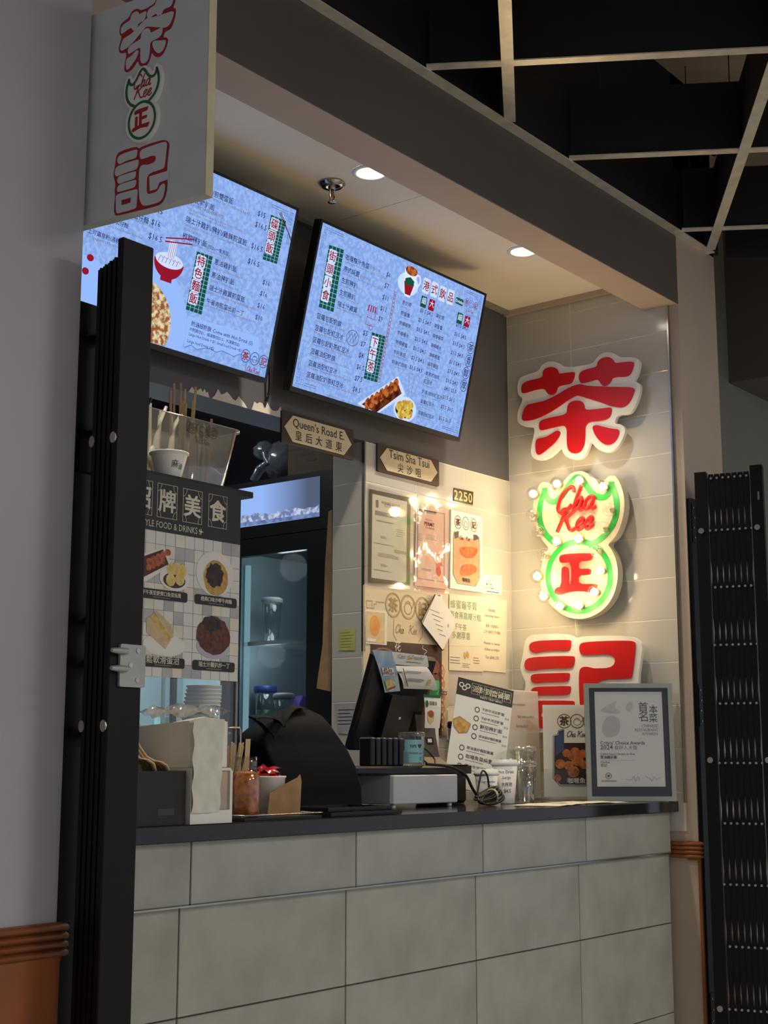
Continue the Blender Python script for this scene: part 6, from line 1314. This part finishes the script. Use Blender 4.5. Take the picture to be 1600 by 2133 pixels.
# upright black pagers, tips jar
for k in range(6):
    x = 3.352 + .0285 * k; solo(MB().bbox((x, 2.685, 1.2325), (x + .019, 2.735, 1.318 - .001 * (k % 2)), .004), 'pager', TB, 'slim black pager standing upright in the row beside tips jar', 'pager', 'pagers in a row on the till tray')
t = thing('tips_jar', 'clear jar with blue note reading tips thank you', 'jar', (3.577, 2.705, 1.2325)); TJ = (3.577, 2.705, 1.2325)
part(MB().lathe(TJ, [(.0001, 0), (.037, 0), (.040, .004), (.040, .088), (.042, .090), (.042, .102), (.040, .104), (.0385, .102), (.0385, .008), (.0001, .006)], 26), 'jar_wall', clear('tips_plastic', (232, 238, 238), .2, .04), t)
cj = Cyl(TJ, .0405, .0405, .1); BN = mat('blue_note', (132, 190, 198), .55, var=.06)
nt_ = MB(); n = 12
for i in range(n):
    ua, ub = -.022 + .064 * i / n, -.022 + .064 * (i + 1) / n
    nt_.add([cj.w(ua, .010, .0004), cj.w(ub, .010, .0004), cj.w(ub, .080, .0004), cj.w(ua, .080, .0004)], [(0, 1, 2, 3)], True)
nb = part(nt_, 'blue_note', BN, t)
part(text(MB(), cj, 'TiPS ♥', -.006, .056, w=.040, h=.0012, bold=.01, res=2), 'handwriting', INK, nb); part(text(MB(), cj, 'THANK you', -.008, .036, w=.044, h=.0012, res=2), 'handwriting', INK, nb); part(text(MB(), cj, 'Z', .026, .018, size=.012, h=.0012, res=2), 'handwriting', INK, nb)
# receipt printer and its cable
t = thing('receipt_printer', 'small black receipt printer beside the cash drawer', 'printer', (3.99, 2.89, TOP)); part(MB().bbox((3.919, 2.81, TOP + .003), (4.03, 2.955, 1.225), .008), 'case', TB, t); part(MB().bbox((3.924, 2.815, 1.2252), (4.025, 2.95, 1.232), .003), 'lit_top', TG, t); part(MB().box((3.925, 2.82, TOP), (4.025, 2.95, TOP + .003)), 'base', BLK, t); part(text(MB(), py_(2.81), 'star', 4.0, 1.19, size=.012, h=.0008), 'marking', INKG, t)  # black top of the printer: lamp light put into its tan colour
def cable(label, pts, r=.0042): return solo(MB().tube(catmull([Vector(q) for q in pts], 6), r, 7), 'black_cable', CABLE, label, 'cable')
cable('thick black cable sloping across the cash drawer front', [(3.60, 2.665, 1.238), (3.70, 2.652, 1.230), (3.78, 2.645, 1.205), (3.83, 2.65, 1.16), (3.87, 2.65, 1.125)], .005)
cable('thin black cable looping beside the tips jar', [(3.64, 2.74, 1.30), (3.67, 2.72, 1.285), (3.69, 2.70, 1.255), (3.68, 2.69, 1.240)], .0025)
cable('black cable looped up in front of the receipt printer', [(3.86, 2.655, 1.125), (3.885, 2.66, 1.18), (3.91, 2.665, 1.215), (3.945, 2.67, 1.20), (3.955, 2.67, 1.155), (3.94, 2.668, 1.118)], .0032)
random.seed(5)
t = thing('cable_coil', 'coiled black cable tied with a pale band on counter', 'cable', (3.90, 2.64, TOP))
for k in range(7):
    o = Vector((0, .004 * (k % 3), .006 * k)); c = Vector((3.895, 2.615, TOP + .020)); pts = []
    for i in range(13):
        a = 2 * math.pi * i / 12 + k * .2; pts.append(c + o * .6 + Vector(((.062 + .006 * math.sin(k * 3)) * math.cos(a), .014 * math.sin(a) + .004 * k, (.016 + .002 * (k % 3)) * math.sin(a + .6 + .15 * k))))
    for q in pts: q.z = max(q.z, TOP + .0042)
    part(MB().tube(catmull(pts, 3), .0038, 6), 'cable_loop', CABLE, t)
part(MB().tube([Vector((3.905 + .004 * math.sin(a), 2.628 + .026 * math.cos(a), max(TOP + .024 + .026 * math.sin(a), TOP + .004))) for a in (i * math.pi / 8 for i in range(17))], .0035, 6), 'tie_band', mat('pale_band', (206, 200, 170), .6), t)
# ------------------------------------------------------------------ cups with handwritten prices
def cup(label, x, y, r, hgt, wall, lidm, notes, clearc=False, straw=False):
    c = (x, y, TOP + .0004); tt = thing('drink_cup', label, 'cup', c)
    part(MB().lathe(c, [(.0001, .001), (r * .70, 0), (r * .72, .002), (r, hgt), (r * .96, hgt), (r * .69, .005), (.0001, .004)], 26), 'cup_wall', wall, tt)
    part(MB().lathe(c, [(r * 1.02, hgt - .006), (r * 1.09, hgt - .004), (r * 1.09, hgt + .003), (r * 1.0, hgt + .005), (r * .96, hgt + .014), (r * .84, hgt + .014), (r * .80, hgt + .009), (.0001, hgt + .009)], 26), 'lid', lidm, tt)
    part(MB().lathe((x + r * .4, y - r * .3, TOP + hgt + .009), [(.006, 0), (.005, .008), (.0001, .009)], 8), 'lid_tab', lidm, tt)
    cc_ = Cyl(c, r * .72, r, hgt)
    for (s, u, v, w_) in notes: part(text(MB(), cc_, s, u, v, w=w_, h=.0012, res=2, bold=.006), 'handwriting', INK, tt)
    return tt
PCUP = mat('paper_cup_white', (238, 236, 230), .5, var=.02); LIDC = clear('lid_clear', (248, 250, 248), .25, .2)
cup('small white hot cup with price beside the printer', 3.985, 2.70, .040, .100, PCUP, LIDW, [('All Day Combo', -.036, .070, .070), ('Hot', .012, .056, .016), ('細杯熱', -.002, .034, .03), ('飲(送)', .002, .018, .028)])
cup('large white hot drink cup priced $4.5', 4.078, 2.688, .044, .132, PCUP, LIDW, [('Hot Drink', -.024, .100, .060), ('Large', -.008, .082, .030), ('大杯熱', -.014, .058, .044), ('$4.5', -.004, .036, .028)])
CC = clear('iced_cup_clear', (251, 252, 251), .24, .03)
cup('clear iced drink cup beside the white hot cup', 4.176, 2.672, .044, .128, CC, LIDC, [('Ice Drink', .004, .095, .05), ('$3.5', .010, .075, .026)], True)
cup('tall clear iced drink cup priced $4.5', 4.268, 2.735, .048, .178, CC, LIDC, [('ICE Drink', -.006, .118, .062), ('$4.5', .012, .088, .030)], True)
t = thing('receipt_slip', 'small printed receipt slip leaning on white cup', 'paper', (3.965, 2.652, TOP)); ps = Panel((3.94, 2.655, TOP), (.9, -.2, 0), (0, .02, 1)); part(MB().poly(ps, [(0, 0), (.045, 0), (.043, .055), (.002, .058)], 0, .0006), 'slip', PAPER, t); lines(ps.off(.0008), lambda q: q, 0, 0, 1, 1, 0, INK, t) if 0 else None
mb = MB(); [mb.quad(ps, .006, .020 + .009 * k, .038, .024 + .009 * k, .001) for k in range(3)]; part(mb, 'print_lines', INK, t, kind='stuff')
# ------------------------------------------------------------------ menu stands and the award
def board(name, label, cat, o, u, v, W, Hh, mt, th=.004):
    p = Panel(o, u, v); t = thing(name, label, cat, p.w(W / 2, 0, 0)); part(MB().obox(p, 0, 0, W, Hh, -th, 0), 'panel', mt, t); return p, t
TL, TR, BL = pt(955, 1410, 5.14), pt(1060, 1437, 5.18), pt(1003, 1652, 5.03)
BL.z = max(BL.z, TOP + .003)
TR = TL + (TR - TL) * 1.1
u_ = (TR - TL).normalized(); v_ = (TL - BL); v_ = v_ - u_ * v_.dot(u_)
MCH = mat('menu_charcoal', (46, 44, 42), .4)
p, t = board('party_tray_menu', 'leaning white party tray menu with charcoal header', 'menu', TL - v_, u_, v_, (TR - TL).length, v_.length, BW)
p = Panel(TL - v_, u_, v_); W, Hh = (TR - TL).length, v_.length; fR = cr(920, 1380, 3.0769)
part(MB().quad(p, 0, Hh - .066, W, Hh, .0005), 'header', MCH, t)
for i, ch in enumerate('派對到會餐單'):
    u = W * (.33 + .112 * i); part(MB().ribbon(p, [Vector((u + a * .0155, Hh - .030 + b * .020)) for a, b in ((-1, -1), (1, -1), (1, 1), (-1, 1))], .0012, .0009, None, True), 'header_cell', CRM, t); part(text(MB(), p, ch, u, Hh - .040, size=.027, align='c', bold=.008, h=.001, res=2), 'header_character', CRM, t)
part(text(MB(), p, 'PARTY TRAY MENU', W * .62, Hh - .060, w=.085, align='c', h=.001, bold=.01, res=2), 'header_line', CRM, t)
mb = MB(); [mb.ring(p, W * .13 + dx, Hh - .032 + dy, .010, .010, .004, .0009, 14) for dx, dy in ((-.012, .006), (.012, .006), (0, -.004))]; part(mb, 'cook_hat_mark', CRM, t)
for (u, v, r) in ((.165, .56, .033), (.94, .20, .034), (.12, .06, .03)):
    q = [(u * W + r * 1.05 * a, v * Hh + r * b) for a, b in ((-1, .5), (-.3, 1), (1, .4), (.7, -.7), (-.2, -1), (-.9, -.3))]; q = [(min(max(a, .001), W - .001), max(b, .001)) for a, b in q]
    part(MB().poly(p, q[::-1], .0007), 'dish_tray_print', KRAFT, t); part(MB().poly(p, [(u * W + (a - u * W) * .85 if a < W - .002 else a, v * Hh + (b - v * Hh) * .85) for a, b in q][::-1], .0010), 'dish_print', (FB if u > .5 else NOO) if r > .031 else FB, t)
random.seed(3)
for g, (v0, n) in enumerate(((.74, 4), (.36, 3))):
    for k in range(n):
        v = Hh * v0 - k * .034; x0_ = W * (.40 if g == 0 else .22)
        part(MB().ring(p, x0_, v, .010, .011, .003, .0008, 14), 'ring_mark', INK, t)
        part(text(MB(), p, random.choice(('豉油皇炒麵配雞翼', '干炒牛河派對盤', '咖喱魚蛋燒賣', '鮮茄豬扒飯')), x0_ + .018, v + .001, w=.10 if g else .085, h=.0008, bold=.008), 'dish_name', INK, t)
        part(MB().quad(p, x0_ + .018, v - .008, x0_ + .085, v - .0062, .0008), 'print_line', INKG, t); part(text(MB(), p, '$%d' % random.choice((48, 58, 68)), W - .006, v - .012, size=.011, align='r', h=.0008), 'price', INKG, t)
part(MB().tube([p.w(W * .3, Hh * .35, -.0045), p.w(W * .3, 0, -.0045) + Vector((.03, .05, 0))], .003, 6), 'rear_strut', BLK, t)
# price paper in clear stand
p, t = board('container_price_sheet', 'pale container price sheet in clear stand behind cups', 'sign', (4.385, 2.905, TOP + .004), (1, 0, 0), (0, .02, 1), .272, .400, PAPER, .001)
for s, a, b in (('For extra containers', (370, 278), (535, 278)), ('Each additional $0.25', (455, 362), (592, 358)), ('Each bag $0.25', (455, 420), (552, 416))):
    r = p.at(*fR(b)); part(text(MB(), p, s, r[0], r[1], size=.0135, align='r', h=.0007, res=2), 'lettering', INKG, t)
part(MB().obox(p, -.004, -.003, .272, .396, .0012, .0032), 'clear_front', clear('stand_acrylic', (250, 251, 250), .05, .02), t); part(MB().box((4.385, 2.86, TOP), (4.655, 2.908, TOP + .003)), 'clear_foot', MATS['stand_acrylic'], t)
# ring logo poster in stand
p, t = board('snack_poster', 'white ring logo poster with fried snack photo beside award', 'poster', (4.528, 2.812, TOP + .012), R_, H_ * .02 + U_, .20, .335, PAPER, .002)
pp = p; f = fR
patch(pp, f, [(722, 470), (748, 465), (752, 440), (785, 432), (785, 515), (1000, 515), (1000, 782), (760, 782), (722, 735)], mat('snack_photo_ground', (66, 44, 34), .4, var=.3, scale=20), t, 'photo', .0005); patch(pp, f, [(728, 475), (750, 470), (756, 445), (783, 440), (783, 560), (728, 600)], mat('photo_blue', (70, 84, 130), .45), t, 'photo_corner', .0008)
SNK = mat('fried_snack_print', (206, 124, 56), .4, var=.3, scale=60, col2=(150, 70, 28))
for k, (x, y, r) in enumerate(((800, 580, 28), (855, 575, 34), (905, 585, 30), (760, 650, 34), (870, 625, 42), (815, 660, 32), (910, 655, 30), (845, 700, 40), (745, 740, 24), (830, 600, 26))):
    u, v = pp.at(*f((x, y))); part(MB().ell(pp, u, v, r * .00054, r * .00052, .0010 + .0001 * k), 'fried_snack_print', SNK, t)
u, v = pp.at(*f((868, 375)))
mb = MB()
for i in (-1, 0, 1): mb.ring(pp, u + i * .0475, v, .0265, .0265, .0028, .0008, 26)
mb.ribbon(pp, [Vector((u + .014 * math.cos(a), v - .004 + .011 * math.sin(a))) for a in (i * math.pi / 7 for i in range(14))], .0016, .0008, None, True)
mb.ribbon(pp, [Vector((u + .013, v - .003)), Vector((u + .018, v)), Vector((u + .022, v + .010))], .0018, .0008); mb.ribbon(pp, [Vector((u - .010, v + .007)), Vector((u, v + .012)), Vector((u + .010, v + .007))], .0016, .0008)
part(mb, 'ring_logo', MATS['olive_ring'], t)
part(text(MB(), pp, '茶', u - .0475, v - .013, size=.036, align='c', bold=.03, h=.0009, res=2), 'logo_character', INKB, t); part(text(MB(), pp, '記', u + .0475, v - .013, size=.036, align='c', bold=.03, h=.0009, res=2), 'logo_character', INKB, t)
mb = MB(); a = pp.at(*f((800, 475))); script(mb, pp, 'Cha', a[0], a[1], .0205, .11, .0010); part(mb, 'script_lettering', INK, t); part(script(MB(), pp, 'Kee', a[0] + .039, a[1], .0205, .11, .0010), 'script_lettering', INK, t)
part(MB().ribbon(pp, [Vector(pp.at(*f(q))) for q in ((1000, 790), (758, 790), (715, 740), (715, 468), (744, 460), (748, 435), (785, 428))], .0022, .0012), 'photo_outline', mat('navy_line', (40, 48, 80), .5), t)
words(pp, f, '咖喱魚蛋', (808, 772), (960, 772), PAPER, t, .02, .0022)
part(MB().obox(p, -.004, -.010, .204, .10, .0032, .0052), 'clear_front', MATS['stand_acrylic'], t); part(MB().obox(p, -.004, -.0118, .204, -.0098, -.05, .03), 'clear_foot', MATS['stand_acrylic'], t)
# award
FRM = mat('frame_silver_grey', (150, 156, 148), .35, .3, var=.06); MATB = mat('mat_navy', (14, 16, 28), .6); APAP = mat('award_paper', (206, 208, 206), .5, var=.02)
o = pt(1224, 1660, 5.12); o.z = TOP + .0005; p = Panel(o, R_, H_ * .045 + U_); W = (pt(1410, 1660, 5.12) - pt(1224, 1660, 5.12)).length; Hh = .418; b = .0165
t = thing('framed_award', 'silver framed award certificate with navy mat on counter edge', 'frame', p.w(W / 2, 0, 0))
part(MB().obox(p, 0, 0, W, b, -.018, 0).obox(p, 0, Hh - b, W, Hh, -.018, 0).obox(p, 0, b, b, Hh - b, -.018, 0).obox(p, W - b, b, W, Hh - b, -.018, 0), 'frame', FRM, t)
part(MB().quad(p, b, b, W - b, Hh - b, -.006), 'mat_board', MATB, t); q0 = p.at(*fR((1000, 795))); q1 = p.at(*fR((1412, 187)))
part(MB().quad(p, q0[0], q0[1], q1[0], q1[1], -.0052), 'certificate', APAP, t); part(MB().obox(p, b, b, W - b, Hh - b, -.017, -.008), 'backing', BLK, t)
pa = p.off(-.005); GH = mat('award_ghost', (188, 190, 188), .5)
for s, x0_, y0_, x1_, m_, bo in (('首', 1262, 310, 1322, INK, 0), ('本', 1330, 322, 1385, INK, 0), ('名', 1265, 372, 1322, INK, 0), ('菜', 1330, 378, 1385, INK, 0), ('CHINESE', 1282, 415, 1388, INKG, 0), ('RESTAURANT', 1240, 440, 1388, INKG, 0), ('AWARDS', 1285, 465, 1388, INKG, 0), ("Critics' Choice Awards", 1018, 525, 1303, INK, .006), ('2024', 1018, 557, 1098, INK, .006), ('食評人大獎', 1108, 557, 1255, INKG, 0), ('Scallion Sauce Chicken on Rice', 1018, 592, 1238, INK, .004), ('蔥油雞扒飯', 1018, 615, 1125, INK, .01), ('Cha Kee', 1020, 645, 1078, INK, .004), ('茶記', 1020, 668, 1062, INK, 0)):
    words(pa, fR, s, (x0_, y0_), (x1_, y0_), m_, t, bo, .0006)
part(MB().quad(pa, *pa.at(*fR((1018, 628))), *[a + b_ for a, b_ in zip(pa.at(*fR((1238, 628))), (0, .0006))], .0006), 'rule', INKG, t)
for pts in ([(1005, 310), (1080, 265), (1130, 240), (1100, 290), (1150, 310), (1140, 330), (1050, 320)], [(1030, 400), (1060, 340), (1130, 345), (1150, 400), (1130, 470), (1060, 485), (1030, 450)], [(1170, 290), (1220, 240), (1230, 290), (1200, 320)]): patch(pa, fR, pts, GH, t, 'ghost_print', .0003, 2)
u, v = pa.at(*fR((1070, 727))); part(MB().ribbon(pa, [Vector((u + .0105 * math.cos(a), v + .0115 * math.sin(a))) for a in (math.pi / 6 + i * math.pi / 3 for i in range(6))], .0022, .0006, None, True).rrect(pa, u - .004, v - .004, u + .004, v + .004, .001, .0006), 'sponsor_mark', INKB, t); lines(pa, fR, 1022, 758, 1122, 768, 1, INKG, t, .004, 0)
for (x, y) in ((1180, 755), (1310, 752)):
    random.seed(x); pts = [pa.at(*fR((x + 13 * k, y - random.uniform(-8, 26)))) for k in range(8)]; part(MB().ribbon(pa, catmull(pts, 4), .0010, .0006), 'signature', INKG, t)
part(MB().quad(p, b, b, W - b, Hh - b, -.0015), 'glass_pane', clear('frame_glass', (250, 250, 250), .16, 0.0, rough=.015), t)
part(MB().tube([p.w(W / 2, Hh * .6, -.019), p.w(W / 2, 0, -.019) + H_ * .12], .004, 6), 'easel_leg', BLK, t)
# loose papers lying on the counter
for k, (x, y, a, lb) in enumerate(((4.05, 2.50, .2, 'creased paper mat lying on counter beside the cable coil'), (4.32, 2.52, -.3, 'creased paper mat lying on counter before the clear cups'))):
    def fn(s, q, x=x, y=y, a=a, k=k):
        dx, dy = (s - .5) * .26, (q - .5) * .17; return Vector((x + dx * math.cos(a) - dy * math.sin(a), y + dx * math.sin(a) + dy * math.cos(a), TOP + .0006 + .0022 * abs(math.sin(s * 7 + k)) * abs(math.sin(q * 6 + s * 3)) + .0004 * k))
    solo(MB().grid(fn, 12, 8), 'paper_mat', PAPER2, lb, 'paper')
